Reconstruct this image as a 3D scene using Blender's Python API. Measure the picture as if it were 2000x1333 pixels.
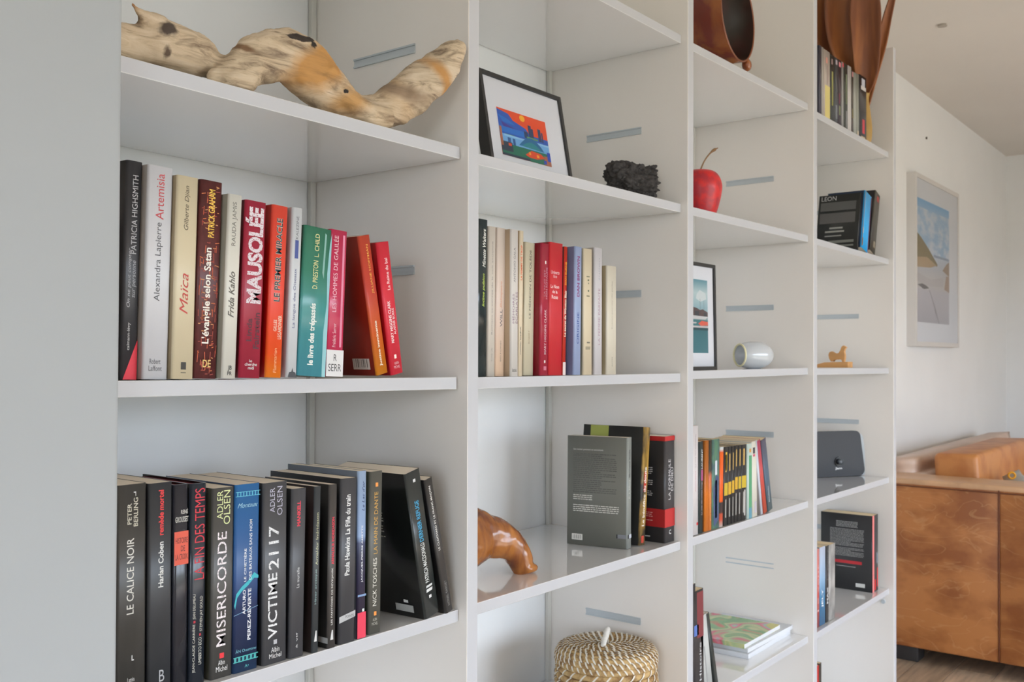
import bpy, bmesh, math, random
from mathutils import Vector, Matrix, Euler, noise as mnoise
random.seed(7)
for o in list(bpy.data.objects): bpy.data.objects.remove(o)
scene = bpy.context.scene; COL = scene.collection
H = 1.18                     # eye height of the camera above the floor (m); measured heights are given relative to it

# ------------------------------------------------------------------ camera, world, lights, exposure
cam_d = bpy.data.cameras.new('camera'); cam = bpy.data.objects.new('camera', cam_d); COL.objects.link(cam)
cam_d.sensor_width = 36; cam_d.lens = 34.139; cam_d.shift_y = 14/2000; cam_d.clip_start = .02
yaw, pit, roll = .907, .0096, .0026
F = Vector((math.sin(yaw)*math.cos(pit), math.cos(yaw)*math.cos(pit), math.sin(pit)))
Rv = Vector((math.cos(yaw), -math.sin(yaw), 0)); Uv = Rv.cross(F)
R2 = math.cos(roll)*Rv + math.sin(roll)*Uv; U2 = -math.sin(roll)*Rv + math.cos(roll)*Uv
M = Matrix((R2, U2, -F)).transposed().to_4x4(); M.translation = Vector((0, -1, H)); cam.matrix_world = M
scene.camera = cam
cam_d.dof.use_dof = True; cam_d.dof.focus_distance = 1.35; cam_d.dof.aperture_fstop = 13

w = bpy.data.worlds.new('world'); scene.world = w; w.use_nodes = True
nt = w.node_tree; bg = nt.nodes['Background']; bg.inputs[1].default_value = 10.0
tc = nt.nodes.new('ShaderNodeTexCoord'); sx = nt.nodes.new('ShaderNodeSeparateXYZ'); cr = nt.nodes.new('ShaderNodeValToRGB')   # daylight sky over a darker garden
nt.links.new(tc.outputs['Generated'], sx.inputs[0]); mr = nt.nodes.new('ShaderNodeMapRange'); mr.inputs[1].default_value = -1; nt.links.new(sx.outputs[2], mr.inputs[0]); nt.links.new(mr.outputs[0], cr.inputs[0]); nt.links.new(cr.outputs[0], bg.inputs[0])
e = cr.color_ramp.elements; e[0].position = .49; e[0].color = (.20, .22, .20, 1); e[1].position = .51; e[1].color = (.74, .85, 1, 1)
def area(name, loc, size, power, color, target):
    l = bpy.data.lights.new(name, 'AREA'); l.shape = 'RECTANGLE'; l.size, l.size_y = size; l.energy = power; l.color = color
    o = bpy.data.objects.new(name, l); COL.objects.link(o); o.location = loc
    o.rotation_euler = (Vector(target)-Vector(loc)).to_track_quat('-Z', 'Y').to_euler(); return o
for nm, cx, sz in (('window_portal', 2.55, 3.7),):
    p = area(nm, (cx, -4.14, 1.06), (sz, 1.88), 1, (1, 1, 1), (cx, 0, 1.06)); p.data.cycles.is_portal = True
p = area('added_left_portal', (-2.49, -2.1, 1.06), (1.6, 1.88), 1, (1, 1, 1), (0, -2.1, 1.06)); p.data.cycles.is_portal = True  # daylight portal of the added left window
area('added_warm_fill', (4.9, -2.6, 1.85), (.5, .5), 8, (1, .66, .40), (4.9, -2.6, 3))  # invented warm light aimed up, added to warm ceiling and upper shelves
area('added_warm_fill', (.6, -3.0, 1.85), (.5, .5), 11, (1, .66, .40), (.6, -3.0, 3))  # second added warm light, nearer the first bay
sl = bpy.data.lights.new('sun', 'SUN'); sl.energy = 13.0; sl.angle = .01; sl.color = (1, .98, .96)
so = bpy.data.objects.new('sun', sl); COL.objects.link(so); so.rotation_euler = (math.radians(50), 0, math.radians(-12))
scene.view_settings.view_transform = 'Standard'; scene.view_settings.look = 'None'
scene.view_settings.exposure = 0.16; scene.view_settings.gamma = 1

# ------------------------------------------------------------------ materials
def lin(c): return tuple(((v/255)/12.92 if v/255 <= .04045 else ((v/255+.055)/1.055)**2.4) for v in c[:3]) + (1,)
MATS = {}
def mat(name, c, rough=.5, noise=0., scale=8., stretch=(1, 1, 1), bump=0., metal=0., coat=0., c2=None, stops=None, axis=2, gain=1., spec=.5):
    """c: colour 0-255. c2: second colour blended in by noise. stops: [(pos, colour)] ramp along the object's own height."""
    if name in MATS: return MATS[name]
    m = bpy.data.materials.new(name); m.use_nodes = True; nt = m.node_tree; N = nt.nodes; L = nt.links
    b = N['Principled BSDF']; b.inputs['Roughness'].default_value = rough; b.inputs['Metallic'].default_value = metal
    b.inputs['Coat Weight'].default_value = coat; b.inputs['Coat Roughness'].default_value = .08
    b.inputs['Specular IOR Level'].default_value = spec
    tc = N.new('ShaderNodeTexCoord'); mp = N.new('ShaderNodeMapping'); mp.inputs['Scale'].default_value = stretch
    L.new(tc.outputs['Object'], mp.inputs['Vector'])
    nz = N.new('ShaderNodeTexNoise'); nz.inputs['Scale'].default_value = scale; nz.inputs['Detail'].default_value = 5
    L.new(mp.outputs['Vector'], nz.inputs['Vector'])
    base = None
    if stops:
        sx = N.new('ShaderNodeSeparateXYZ'); L.new(tc.outputs['Generated'], sx.inputs[0])
        r = N.new('ShaderNodeValToRGB'); e = r.color_ramp.elements
        while len(e) < len(stops): e.new(.5)
        for q, (p, cc) in zip(e, stops): q.position = p; q.color = lin(cc)
        L.new(sx.outputs[axis], r.inputs[0]); base = r.outputs[0]
    mx = N.new('ShaderNodeMix'); mx.data_type = 'RGBA'
    if base: L.new(base, mx.inputs[6])
    else: mx.inputs[6].default_value = lin(c)
    if c2 is not None:
        r2 = N.new('ShaderNodeValToRGB'); r2.color_ramp.elements[0].position = .42; r2.color_ramp.elements[1].position = .6
        L.new(nz.outputs[0], r2.inputs[0]); L.new(r2.outputs[0], mx.inputs[0]); mx.inputs[7].default_value = lin(c2)
        out = mx.outputs[2]
    else:
        mx.blend_type = 'MULTIPLY'; mx.inputs[0].default_value = noise
        mr = N.new('ShaderNodeMapRange'); mr.inputs[1].default_value = .25; mr.inputs[2].default_value = .75
        mr.inputs[3].default_value = .2; mr.inputs[4].default_value = 1.6
        L.new(nz.outputs[0], mr.inputs[0]); cb = N.new('ShaderNodeCombineColor')
        for i in range(3): L.new(mr.outputs[0], cb.inputs[i])
        L.new(cb.outputs[0], mx.inputs[7]); out = mx.outputs[2]
    L.new(out, b.inputs['Base Color'])
    if bump:
        bp = N.new('ShaderNodeBump'); bp.inputs['Strength'].default_value = bump; bp.inputs['Distance'].default_value = .002
        L.new(nz.outputs[0], bp.inputs['Height']); L.new(bp.outputs[0], b.inputs['Normal'])
    MATS[name] = m; return m

def worn(c):
    n = 'worn_ink_%02x%02x%02x' % tuple(int(v) for v in c[:3])
    if n in MATS: return MATS[n]
    m = mat(n, c[:3], .55, c2=c[3:], scale=620)
    for q in m.node_tree.nodes:
        if q.type == 'VALTORGB': q.color_ramp.elements[0].position = .55; q.color_ramp.elements[1].position = .62
    return m
M_WALL = mat('wall_paint', (238, 238, 237), .9, noise=.03, scale=3, bump=.05)
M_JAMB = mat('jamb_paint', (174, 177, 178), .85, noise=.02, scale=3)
M_CEIL = mat('ceiling_paint', (226, 221, 214), .95, noise=.03, scale=2)
M_LACQ = mat('white_lacquer', (240, 240, 240), .06, noise=.02, scale=2, spec=.5, coat=1.)
M_LACQ.node_tree.nodes['Principled BSDF'].inputs['Coat Roughness'].default_value = .02; M_LACQ.node_tree.nodes['Principled BSDF'].inputs['Coat IOR'].default_value = 1.6
M_LACQ2 = mat('white_lacquer_panel', (243, 237, 230), .30, noise=.03, scale=3)
M_EDGE = mat('edge_band_dimmed', (196, 196, 199), .45, spec=.3)  # white boards' front edges, greyed in colour to offset strong front light
M_BATT = mat('ivory_batten', (216, 214, 206), .6)
M_ALU = mat('brushed_aluminium', (200, 207, 211), .38, metal=.35, noise=.1, scale=60, stretch=(1, .1, 1))
M_PAGE = mat('page_block', (246, 234, 216), .9, noise=.08, scale=260, stretch=(4, .02, .05))
M_PAGE2 = mat('page_block_cream', (244, 224, 186), .9, noise=.08, scale=260, stretch=(4, .02, .05))
def flatmat(c, rough=.55):
    if len(c) == 6: return worn(c)
    return mat('ink_%02x%02x%02x' % tuple(int(v) for v in c[:3]), c, rough)

# ------------------------------------------------------------------ mesh helpers
def edge_faces(o):
    """the matt front strip of every board, greyed to hold its brightness down"""
    o.data.materials.append(M_EDGE)
    for p in o.data.polygons:
        if p.normal.y < -.9: p.material_index = 1
    return o
def mesh_obj(name, bm, m, parent=None, smooth=False, loc=None):
    me = bpy.data.meshes.new(name); bmesh.ops.recalc_face_normals(bm, faces=bm.faces); bm.to_mesh(me); bm.free()
    ms = m if isinstance(m, (list, tuple)) else [m]
    for q in ms: me.materials.append(q)
    if smooth:
        for p in me.polygons: p.use_smooth = True
    o = bpy.data.objects.new(name, me); COL.objects.link(o)
    if parent: o.parent = parent
    if loc is not None: o.location = loc
    return o
def pydata(name, verts, faces, m, parent=None, smooth=False):
    me = bpy.data.meshes.new(name); me.from_pydata(verts, [], faces); me.update()
    if m: me.materials.append(m)
    if smooth:
        for p in me.polygons: p.use_smooth = True
    o = bpy.data.objects.new(name, me); COL.objects.link(o)
    if parent: o.parent = parent
    return o
def bx(bm, x0, x1, y0, y1, z0, z1, bev=0, seg=1):
    n0 = len(bm.verts)
    vs = [bm.verts.new((x, y, z)) for x in (x0, x1) for y in (y0, y1) for z in (z0, z1)]
    fs = [bm.faces.new([vs[i] for i in f]) for f in ((0, 1, 3, 2), (4, 6, 7, 5), (0, 4, 5, 1), (2, 3, 7, 6), (0, 2, 6, 4), (1, 5, 7, 3))]
    if bev:
        es = {e for f in fs for e in f.edges}
        bmesh.ops.bevel(bm, geom=list(es), offset=bev, segments=seg, affect='EDGES', profile=.5)
def box(name, x0, x1, y0, y1, z0, z1, m, parent=None, bev=0, seg=1, smooth=False):
    bm = bmesh.new(); bx(bm, x0, x1, y0, y1, z0, z1, bev, seg); return mesh_obj(name, bm, m, parent, smooth)
def thing(name, label, cat, loc=(0, 0, 0), rot=(0, 0, 0), group=None):
    o = bpy.data.objects.new(name, None); COL.objects.link(o); o.empty_display_size = .05
    o.location = loc; o.rotation_euler = rot; o['label'] = label; o['category'] = cat
    if group: o['group'] = group
    return o
def tag(o, label, cat, group=None):
    o['label'] = label; o['category'] = cat
    if group: o['group'] = group
    return o
def sweep(bm, pts, rad, seg=20, asp=(1, 1), up=Vector((0, 0, 1))):
    """closed tube through pts with a radius per point, end caps rounded to a point"""
    pts = [Vector(p) for p in pts]; rings = []
    for i, p in enumerate(pts):
        t = (pts[min(i+1, len(pts)-1)] - pts[max(i-1, 0)]).normalized()
        s = t.cross(up);  s = s.normalized() if s.length > 1e-5 else Vector((1, 0, 0)); u = s.cross(t)
        rings.append([bm.verts.new(p + s*math.cos(a)*rad[i]*asp[0] + u*math.sin(a)*rad[i]*asp[1]) for a in [2*math.pi*k/seg for k in range(seg)]])
    for a, b in zip(rings, rings[1:]):
        for k in range(seg): bm.faces.new((a[k], a[(k+1) % seg], b[(k+1) % seg], b[k]))
    t0 = (pts[0]-pts[1]).normalized()*rad[0]*.6; t1 = (pts[-1]-pts[-2]).normalized()*rad[-1]*.6
    for ring, c in ((rings[0], pts[0]+t0), (rings[-1], pts[-1]+t1)):
        v = bm.verts.new(c)
        for k in range(seg): bm.faces.new((ring[k], ring[(k+1) % seg], v))
def spline(pts, n):
    """Catmull-Rom resampling of tuples of any length"""
    out = []; P = [pts[0]] + list(pts) + [pts[-1]]
    for i in range(1, len(P)-2):
        for k in range(n):
            t = k/n; a, b, c, d = P[i-1], P[i], P[i+1], P[i+2]
            out.append(tuple(.5*((2*b[j]) + (-a[j]+c[j])*t + (2*a[j]-5*b[j]+4*c[j]-d[j])*t*t + (-a[j]+3*b[j]-3*c[j]+d[j])*t**3) for j in range(len(b))))
    out.append(tuple(pts[-1])); return out
def ball(bm, c, r, sc=(1, 1, 1), seg=20):
    q = bmesh.ops.create_uvsphere(bm, u_segments=seg, v_segments=seg//2, radius=1)
    for v in q['verts']: v.co = Vector((v.co.x*r*sc[0], v.co.y*r*sc[1], v.co.z*r*sc[2])) + Vector(c)
def lathe(bm, prof, seg=48, c=(0, 0, 0)):
    rings = [[bm.verts.new((c[0]+r*math.cos(2*math.pi*k/seg), c[1]+r*math.sin(2*math.pi*k/seg), c[2]+z)) for k in range(seg)] for r, z in prof]
    for a, b in zip(rings, rings[1:]):
        for k in range(seg): bm.faces.new((a[k], a[(k+1) % seg], b[(k+1) % seg], b[k]))
    bm.faces.new(rings[0][::-1]); bm.faces.new(rings[-1])
def prism(bm, poly, y0, y1):
    """polygon given in x,z extruded along y"""
    a = [bm.verts.new((x, y0, z)) for x, z in poly]; b = [bm.verts.new((x, y1, z)) for x, z in poly]; n = len(poly)
    bm.faces.new(a); bm.faces.new(b[::-1])
    for i in range(n): bm.faces.new((a[i], b[i], b[(i+1) % n], a[(i+1) % n]))
def organic(o, voxel, disp, size, smooth_it=6, depth=3):
    r = o.modifiers.new('remesh', 'REMESH'); r.mode = 'VOXEL'; r.voxel_size = voxel; r.use_smooth_shade = True
    s = o.modifiers.new('smooth', 'SMOOTH'); s.iterations = smooth_it; s.factor = .6
    t = bpy.data.textures.new('grain', 'CLOUDS'); t.noise_scale = size; t.noise_depth = depth
    d = o.modifiers.new('displace', 'DISPLACE'); d.texture = t; d.strength = disp; d.mid_level = .5

# lettering: every string is turned into a flat mesh and fitted into its measured box
TEXTS = []
def letter(parent, s, org, a, b, wid, hei, col, bold=0, name='lettering', shear=0, label=None):
    TEXTS.append((parent, s, Vector(org), Vector(a), Vector(b), wid, hei, col, bold, name, shear))
OVR = {'d1_clochard': (6, -.245), 'e3_grey': (6, -.19), 'e3_slim': (6, -.27), 'c1_reine': (0, 1.0175)}
def flush_text():
    tmp = []
    for t in TEXTS:
        cu = bpy.data.curves.new('t', 'FONT'); cu.body = t[1]; cu.resolution_u = 3; cu.offset = t[8]; cu.shear = t[10]
        o = bpy.data.objects.new('t', cu); COL.objects.link(o); tmp.append(o)
    bpy.context.view_layer.update(); dg = bpy.context.evaluated_depsgraph_get()
    meshes = [bpy.data.meshes.new_from_object(o.evaluated_get(dg)) for o in tmp]
    for o in tmp: bpy.data.objects.remove(o)
    for t, me in zip(TEXTS, meshes):
        parent, s, org, a, b, wid, hei, col, bold, name, shear = t
        if not me.vertices: continue
        xs = [v.co.x for v in me.vertices]; ys = [v.co.y for v in me.vertices]
        x0, x1, y0, y1 = min(xs), max(xs), min(ys), max(ys)
        for v in me.vertices:
            u = (v.co.x-x0)/(x1-x0)*wid; q = (v.co.y-y0)/max(y1-y0, 1e-4)*hei
            v.co = org + a*u + b*q
        me.materials.clear(); me.materials.append(flatmat(col)); me.name = name
        o = bpy.data.objects.new(name, me); COL.objects.link(o); o.parent = parent
def quads(name, parent, rects, org, a, b, col, tri=None, m=None):
    """flat print: rects are (u0,u1,v0,v1) or point lists in metres in the frame org,a,b"""
    org, a, b = Vector(org), Vector(a), Vector(b); vs = []; fs = []
    for r in rects:
        P = [(r[0], r[2]), (r[1], r[2]), (r[1], r[3]), (r[0], r[3])] if not isinstance(r[0], (tuple, list)) else r
        fs.append(tuple(range(len(vs), len(vs)+len(P)))); vs += [org + a*u + b*v for u, v in P]
    return pydata(name, vs, fs, m or flatmat(col), parent)

# measured books: x, y, z (relative to eye height), thickness, height, depth, lean, turn
G = {
    'c1_highsmith': (0.5973, 0.034, -0.0275, 0.0203, 0.253, 0.15, 0.0265, 0.0),
    'c1_lapierre': (0.6184, 0.0235, -0.0275, 0.0326, 0.2497, 0.155, 0.0254, 0.0),
    'c1_maica': (0.6518, 0.0158, -0.0275, 0.0288, 0.2416, 0.15, 0.0254, 0.0),
    'c1_satan': (0.6814, 0.0154, -0.0275, 0.0311, 0.2409, 0.15, 0.0325, 0.0),
    'c1_frida': (0.7133, 0.0051, -0.0275, 0.02, 0.2269, 0.14, 0.0388, 0.0),
    'c1_mausolee': (0.7374, 0.004, -0.0275, 0.0316, 0.2222, 0.14, 0.0396, 0.0),
    'c1_miracle': (0.7773, 0.004, -0.0275, 0.025, 0.2215, 0.135, 0.0464, 0.0),
    'c1_oiseaux': (0.8106, 0.004, -0.0275, 0.0168, 0.2224, 0.13, 0.0419, 0.0),
    'c1_trepasses': (0.8282, 0.0044, -0.0275, 0.0475, 0.1995, 0.13, 0.0604, 0.0),
    'c1_galilee': (0.8765, 0.0042, -0.0275, 0.0302, 0.2002, 0.115, 0.0436, 0.0),
    'c1_justice': (0.99, 0.022, -0.0275, 0.025, 0.2028, 0.115, -0.2109, 0.0),
    'c1_reine': (1.0153, 0.02, -0.0275, 0.0273, 0.1957, 0.11, -0.1782, 0.0),
    'd1_calice': (0.5961, 0.036, -0.399, 0.0366, 0.2511, 0.155, 0.0, 0.0),
    'd1_coben': (0.6341, 0.034, -0.399, 0.0311, 0.2496, 0.155, 0.0, 0.0),
    'd1_grousset': (0.666, 0.032, -0.399, 0.0201, 0.245, 0.14, 0.0, 0.0),
    'd1_temps': (0.6869, 0.031, -0.399, 0.0229, 0.244, 0.14, 0.0064, 0.0),
    'd1_misericorde': (0.7147, 0.028, -0.399, 0.0319, 0.2355, 0.155, 0.0096, 0.0),
    'd1_bateaux': (0.7464, 0.026, -0.399, 0.0374, 0.2367, 0.155, 0.0116, 0.0),
    'd1_victime': (0.7895, 0.023, -0.399, 0.0387, 0.2353, 0.155, 0.0, 0.0),
    'd1_mankell': (0.8298, 0.02, -0.399, 0.0243, 0.2234, 0.14, 0.0193, 0.0),
    'd1_hiver': (0.8656, 0.017, -0.399, 0.0113, 0.2235, 0.14, 0.0178, 0.0),
    'd1_reykjavik': (0.8915, 0.015, -0.399, 0.0144, 0.2237, 0.14, 0.0113, 0.0),
    'd1_hawkins': (0.9125, 0.016, -0.399, 0.0299, 0.2292, 0.155, 0.0163, 0.0),
    'd1_amette': (0.9478, 0.017, -0.399, 0.016, 0.2368, 0.155, 0.0063, 0.0),
    'd1_dante': (0.9717, 0.02, -0.399, 0.0251, 0.2333, 0.15, 0.0133, 0.0),
    'd1_macdonald': (1.0827, 0.012, -0.399, 0.0346, 0.2302, 0.15, -0.2127, 0.0),
    'd1_clochard': (1.1277, 0.01, -0.399, 0.0183, 0.2191, 0.13, -0.2932, 0.0),
    'c2_walters': (1.2215, 0.03, -0.0325, 0.0287, 0.2615, 0.15, 0.0103, 0.0),
    'c2_beige': (1.251, 0.03, -0.0325, 0.0199, 0.2521, 0.14, 0.0099, 0.0),
    'c2_will': (1.2719, 0.03, -0.0325, 0.024, 0.2521, 0.14, 0.019, 0.0),
    'c2_gala': (1.2967, 0.0162, -0.0325, 0.0206, 0.2507, 0.14, 0.0, 0.0),
    'c2_orange': (1.3181, 0.0163, -0.0325, 0.0108, 0.2504, 0.13, 0.013, 0.0),
    'c2_tolede': (1.3491, 0.03, -0.0325, 0.0299, 0.2347, 0.13, 0.021, 0.0),
    'c2_clark': (1.3798, 0.016, -0.0325, 0.0246, 0.2349, 0.13, 0.0122, 0.0),
    'c2_rose': (1.4052, 0.0157, -0.0325, 0.0417, 0.239, 0.125, 0.0111, 0.0),
    'c2_secret': (1.4477, 0.0156, -0.0325, 0.0096, 0.2352, 0.12, 0.0266, 0.0),
    'c2_origine': (1.4676, 0.004, -0.0325, 0.0225, 0.2363, 0.13, 0.0174, 0.0),
    'c2_cream': (1.4995, 0.004, -0.0325, 0.0288, 0.2353, 0.12, 0.0, 0.0),
    'c2_femme': (1.5368, 0.004, -0.0325, 0.0263, 0.2403, 0.12, 0.0, 0.0),
    'c2_last': (1.5795, 0.004, -0.0325, 0.0342, 0.2094, 0.12, 0.0, 0.0),
    'd3_white': (1.9664, 0.022, -0.3985, 0.0259, 0.2455, 0.14, 0.0, 0.0),
    'd3_black': (1.9943, 0.022, -0.3985, 0.0206, 0.2079, 0.12, 0.0067, 0.0),
    'd3_amber': (2.0237, 0.022, -0.3985, 0.0192, 0.2087, 0.12, 0.0106, 0.0),
    'd3_brown': (2.0445, 0.022, -0.3985, 0.014, 0.208, 0.12, 0.0097, 0.0),
    'd3_green': (2.0611, 0.022, -0.3985, 0.0371, 0.2084, 0.12, 0.0111, 0.0),
    'd3_orange': (2.0995, 0.022, -0.3985, 0.0176, 0.1883, 0.12, 0.0272, 0.0),
    'd3_n1': (2.1198, 0.022, -0.3985, 0.0206, 0.1867, 0.115, 0.0279, 0.0),
    'd3_n2': (2.1423, 0.022, -0.3985, 0.0178, 0.1867, 0.115, 0.0181, 0.0),
    'd3_n3': (2.1624, 0.022, -0.3985, 0.0141, 0.1859, 0.115, 0.0231, 0.0),
    'd3_n4': (2.1781, 0.022, -0.3985, 0.0171, 0.1857, 0.115, 0.0295, 0.0),
    'd3_n5': (2.1972, 0.022, -0.3985, 0.017, 0.1852, 0.115, 0.0347, 0.0),
    'd3_n6': (2.216, 0.022, -0.3985, 0.0276, 0.1847, 0.115, 0.0274, 0.0),
    'd3_mint': (2.2537, 0.022, -0.3985, 0.0258, 0.1857, 0.115, 0.0, 0.0),
    'd3_cream': (2.2837, 0.022, -0.3985, 0.0291, 0.1891, 0.115, -0.0247, 0.0),
    'd3_pale': (2.3363, 0.022, -0.3985, 0.011, 0.1939, 0.115, -0.1938, 0.0),
    'd3_red': (2.3582, 0.024, -0.3985, 0.0208, 0.193, 0.115, -0.2302, 0.0),
    'd3_blue': (2.3932, 0.028, -0.3985, 0.0295, 0.1922, 0.12, -0.2274, 0.0),
    'e3_tall': (1.9738, 0.03, -0.772, 0.0172, 0.2604, 0.13, 0.017, 0.0),
    'e3_black': (1.9911, 0.03, -0.772, 0.0478, 0.2421, 0.13, -0.0222, 0.0),
    'e3_grey': (2.0427, 0.03, -0.772, 0.0404, 0.179, 0.13, -0.1514, 0.0),
    'e3_slim': (2.0963, 0.03, -0.772, 0.0161, 0.1845, 0.13, -0.3623, 0.0),
    'b4_leon': (3.0973, 0.03, 0.3385, 0.0195, 0.2024, 0.125, 0.2295, 0.0),
    'b4_blue': (3.1156, 0.028, 0.3385, 0.0748, 0.194, 0.12, 0.2276, 0.0),
    'b4_dark': (3.2082, 0.028, 0.3385, 0.0625, 0.2158, 0.12, 0.3188, 0.0),
    'e4_red': (2.7337, 0.03, -0.775, 0.0268, 0.2254, 0.11, 0.0, 0.0),
    'e4_blue': (2.7625, 0.03, -0.775, 0.0441, 0.2264, 0.11, 0.0065, 0.0),
    'e4_dark': (2.8108, 0.03, -0.775, 0.0234, 0.2234, 0.11, 0.0106, 0.0),
    'e4_marble': (2.8358, 0.03, -0.775, 0.0511, 0.2223, 0.11, 0.0108, 0.0),
    'a4_1': (2.7606, 0.03, 0.7015, 0.0191, 0.2083, 0.135, 0.0, 0.0),
    'a4_2': (2.7821, 0.03, 0.7015, 0.0148, 0.2078, 0.135, 0.0, 0.0),
    'a4_3': (2.7994, 0.03, 0.7015, 0.0491, 0.2062, 0.135, 0.0, 0.0),
    'a4_4': (2.8506, 0.03, 0.7015, 0.0365, 0.2046, 0.135, 0.0, 0.0),
    'a4_5': (2.8893, 0.03, 0.7015, 0.0245, 0.2042, 0.135, 0.0, 0.0),
    'a4_6': (2.9155, 0.03, 0.7015, 0.0311, 0.2044, 0.135, 0.0, 0.0),
    'a4_7': (2.9489, 0.03, 0.7015, 0.0158, 0.2048, 0.135, 0.0, 0.0),
    'a4_8': (2.9669, 0.03, 0.7015, 0.0343, 0.206, 0.135, 0.0, 0.0),
    'a4_9': (3.0035, 0.03, 0.7015, 0.0302, 0.2069, 0.135, 0.0, 0.0),
    'a4_10': (3.0356, 0.03, 0.7015, 0.0184, 0.2001, 0.135, 0.0, 0.0),
    'a4_11': (3.0564, 0.03, 0.7015, 0.0248, 0.1986, 0.135, 0.0, 0.0),
    'a4_12': (3.0836, 0.03, 0.7015, 0.0218, 0.2001, 0.135, 0.0, 0.0),
    'a4_13': (3.1088, 0.03, 0.7015, 0.0684, 0.2043, 0.14, 0.0, 0.0),
}


# ------------------------------------------------------------------ the room
def struct(o): o['kind'] = 'structure'; return o
YW = .3735                                    # face of the back wall
struct(box('wall_back', -2.6, 7.2, YW, YW+.12, 0, 2.515, M_WALL))
struct(box('ceiling', -2.6, 7.2, -4.3, YW+.12, 2.515, 2.6, M_CEIL))
struct(box('wall_right', 7.04, 7.16, -4.3, YW, 0, 2.515, M_WALL))
bm = bmesh.new()
for y0, y1, z0, z1 in ((-4.15, -2.9, 0, 2.515), (-2.9, -1.3, 0, .12), (-2.9, -1.3, 2.0, 2.515), (-1.3, -.02, 0, 2.515)): bx(bm, -2.6, -2.5, y0, y1, z0, z1)  # left wall; its opening is added to let in side light
struct(mesh_obj('wall_left', bm, M_WALL))
bm = bmesh.new()
for a in ((-2.9, -2.84, .12, 2), (-1.36, -1.3, .12, 2), (-2.13, -2.07, .18, 1.94), (-2.84, -1.36, .12, .18), (-2.84, -1.36, 1.94, 2)): bx(bm, -2.58, -2.52, a[0], a[1], a[2], a[3])
struct(mesh_obj('window_4', bm, M_LACQ2))  # frame of an invented window, added to brighten the left-facing uprights
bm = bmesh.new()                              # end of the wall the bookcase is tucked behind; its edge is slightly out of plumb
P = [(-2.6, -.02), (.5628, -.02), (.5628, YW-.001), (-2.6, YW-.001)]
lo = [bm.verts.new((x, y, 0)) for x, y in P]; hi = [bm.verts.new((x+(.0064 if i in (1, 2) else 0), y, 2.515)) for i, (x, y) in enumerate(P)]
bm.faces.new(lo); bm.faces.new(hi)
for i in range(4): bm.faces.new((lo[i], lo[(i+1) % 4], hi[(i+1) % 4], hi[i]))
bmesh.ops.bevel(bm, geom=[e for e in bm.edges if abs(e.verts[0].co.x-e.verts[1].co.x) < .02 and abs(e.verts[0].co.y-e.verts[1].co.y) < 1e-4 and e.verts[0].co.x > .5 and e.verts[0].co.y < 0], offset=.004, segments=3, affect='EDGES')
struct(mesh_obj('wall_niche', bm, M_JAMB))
bm = bmesh.new()                              # wall behind the camera with its openings
for x0, x1, z0, z1 in ((-2.6, .7, 0, 2.515), (.7, 4.4, 0, .12), (.7, 4.4, 2.0, 2.515), (4.4, 7.2, 0, 2.515)):
    bx(bm, x0, x1, -4.3, -4.15, z0, z1)
struct(mesh_obj('wall_front', bm, M_WALL))
for i, (x0, x1, z0, z1) in enumerate(((.7, 1.93, .12, 2.0), (1.93, 3.16, .12, 2.0), (3.16, 4.4, .12, 2.0))):
    bm = bmesh.new()
    for a in ((x0, x0+.06, z0, z1), (x1-.06, x1, z0, z1), (x0+.06, x1-.06, z0, z0+.06), (x0+.06, x1-.06, z1-.06, z1)): bx(bm, a[0], a[1], -4.27, -4.2, a[2], a[3])
    struct(mesh_obj('window_%d' % (i+1), bm, M_LACQ2))
M_OAK = mat('oak_floor', (192, 178, 162), .45, noise=.45, scale=5, stretch=(1, 9, 1))
fl = struct(box('floor', -2.6, 7.2, -4.3, YW+.12, -.06, -.003, M_OAK))
pm = []
for k in range(4):
    bm = bmesh.new(); bx(bm, 0, 1.297, 0, .137, -.003, 0, .0008)
    me = bpy.data.meshes.new('plank'); bm.to_mesh(me); bm.free()
    me.materials.append(mat('oak_plank_%d' % k, [(190, 166, 140), (178, 154, 128), (196, 172, 146), (170, 148, 124)][k], .42, noise=.5, scale=5, stretch=(1, 9, 1), c2=None)); pm.append(me)
for j in range(18):
    for i in range(3):
        o = bpy.data.objects.new('plank', pm[(i*7+j*3+j//2) % 4]); COL.objects.link(o); o.parent = fl
        o.location = (3.1+(i*1.3)+(j*.47 % 1.3)-.55, .2325-j*.14, .0)
struct(box('baseboard_back', 3.45, 7.04, YW-.014, YW, 0, .08, M_LACQ2, bev=.003))
bm = bmesh.new(); bx(bm, 7.026, 7.04, -4.1, YW-.014, 0, .08); struct(mesh_obj('baseboard_right', bm, M_LACQ2))

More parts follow.
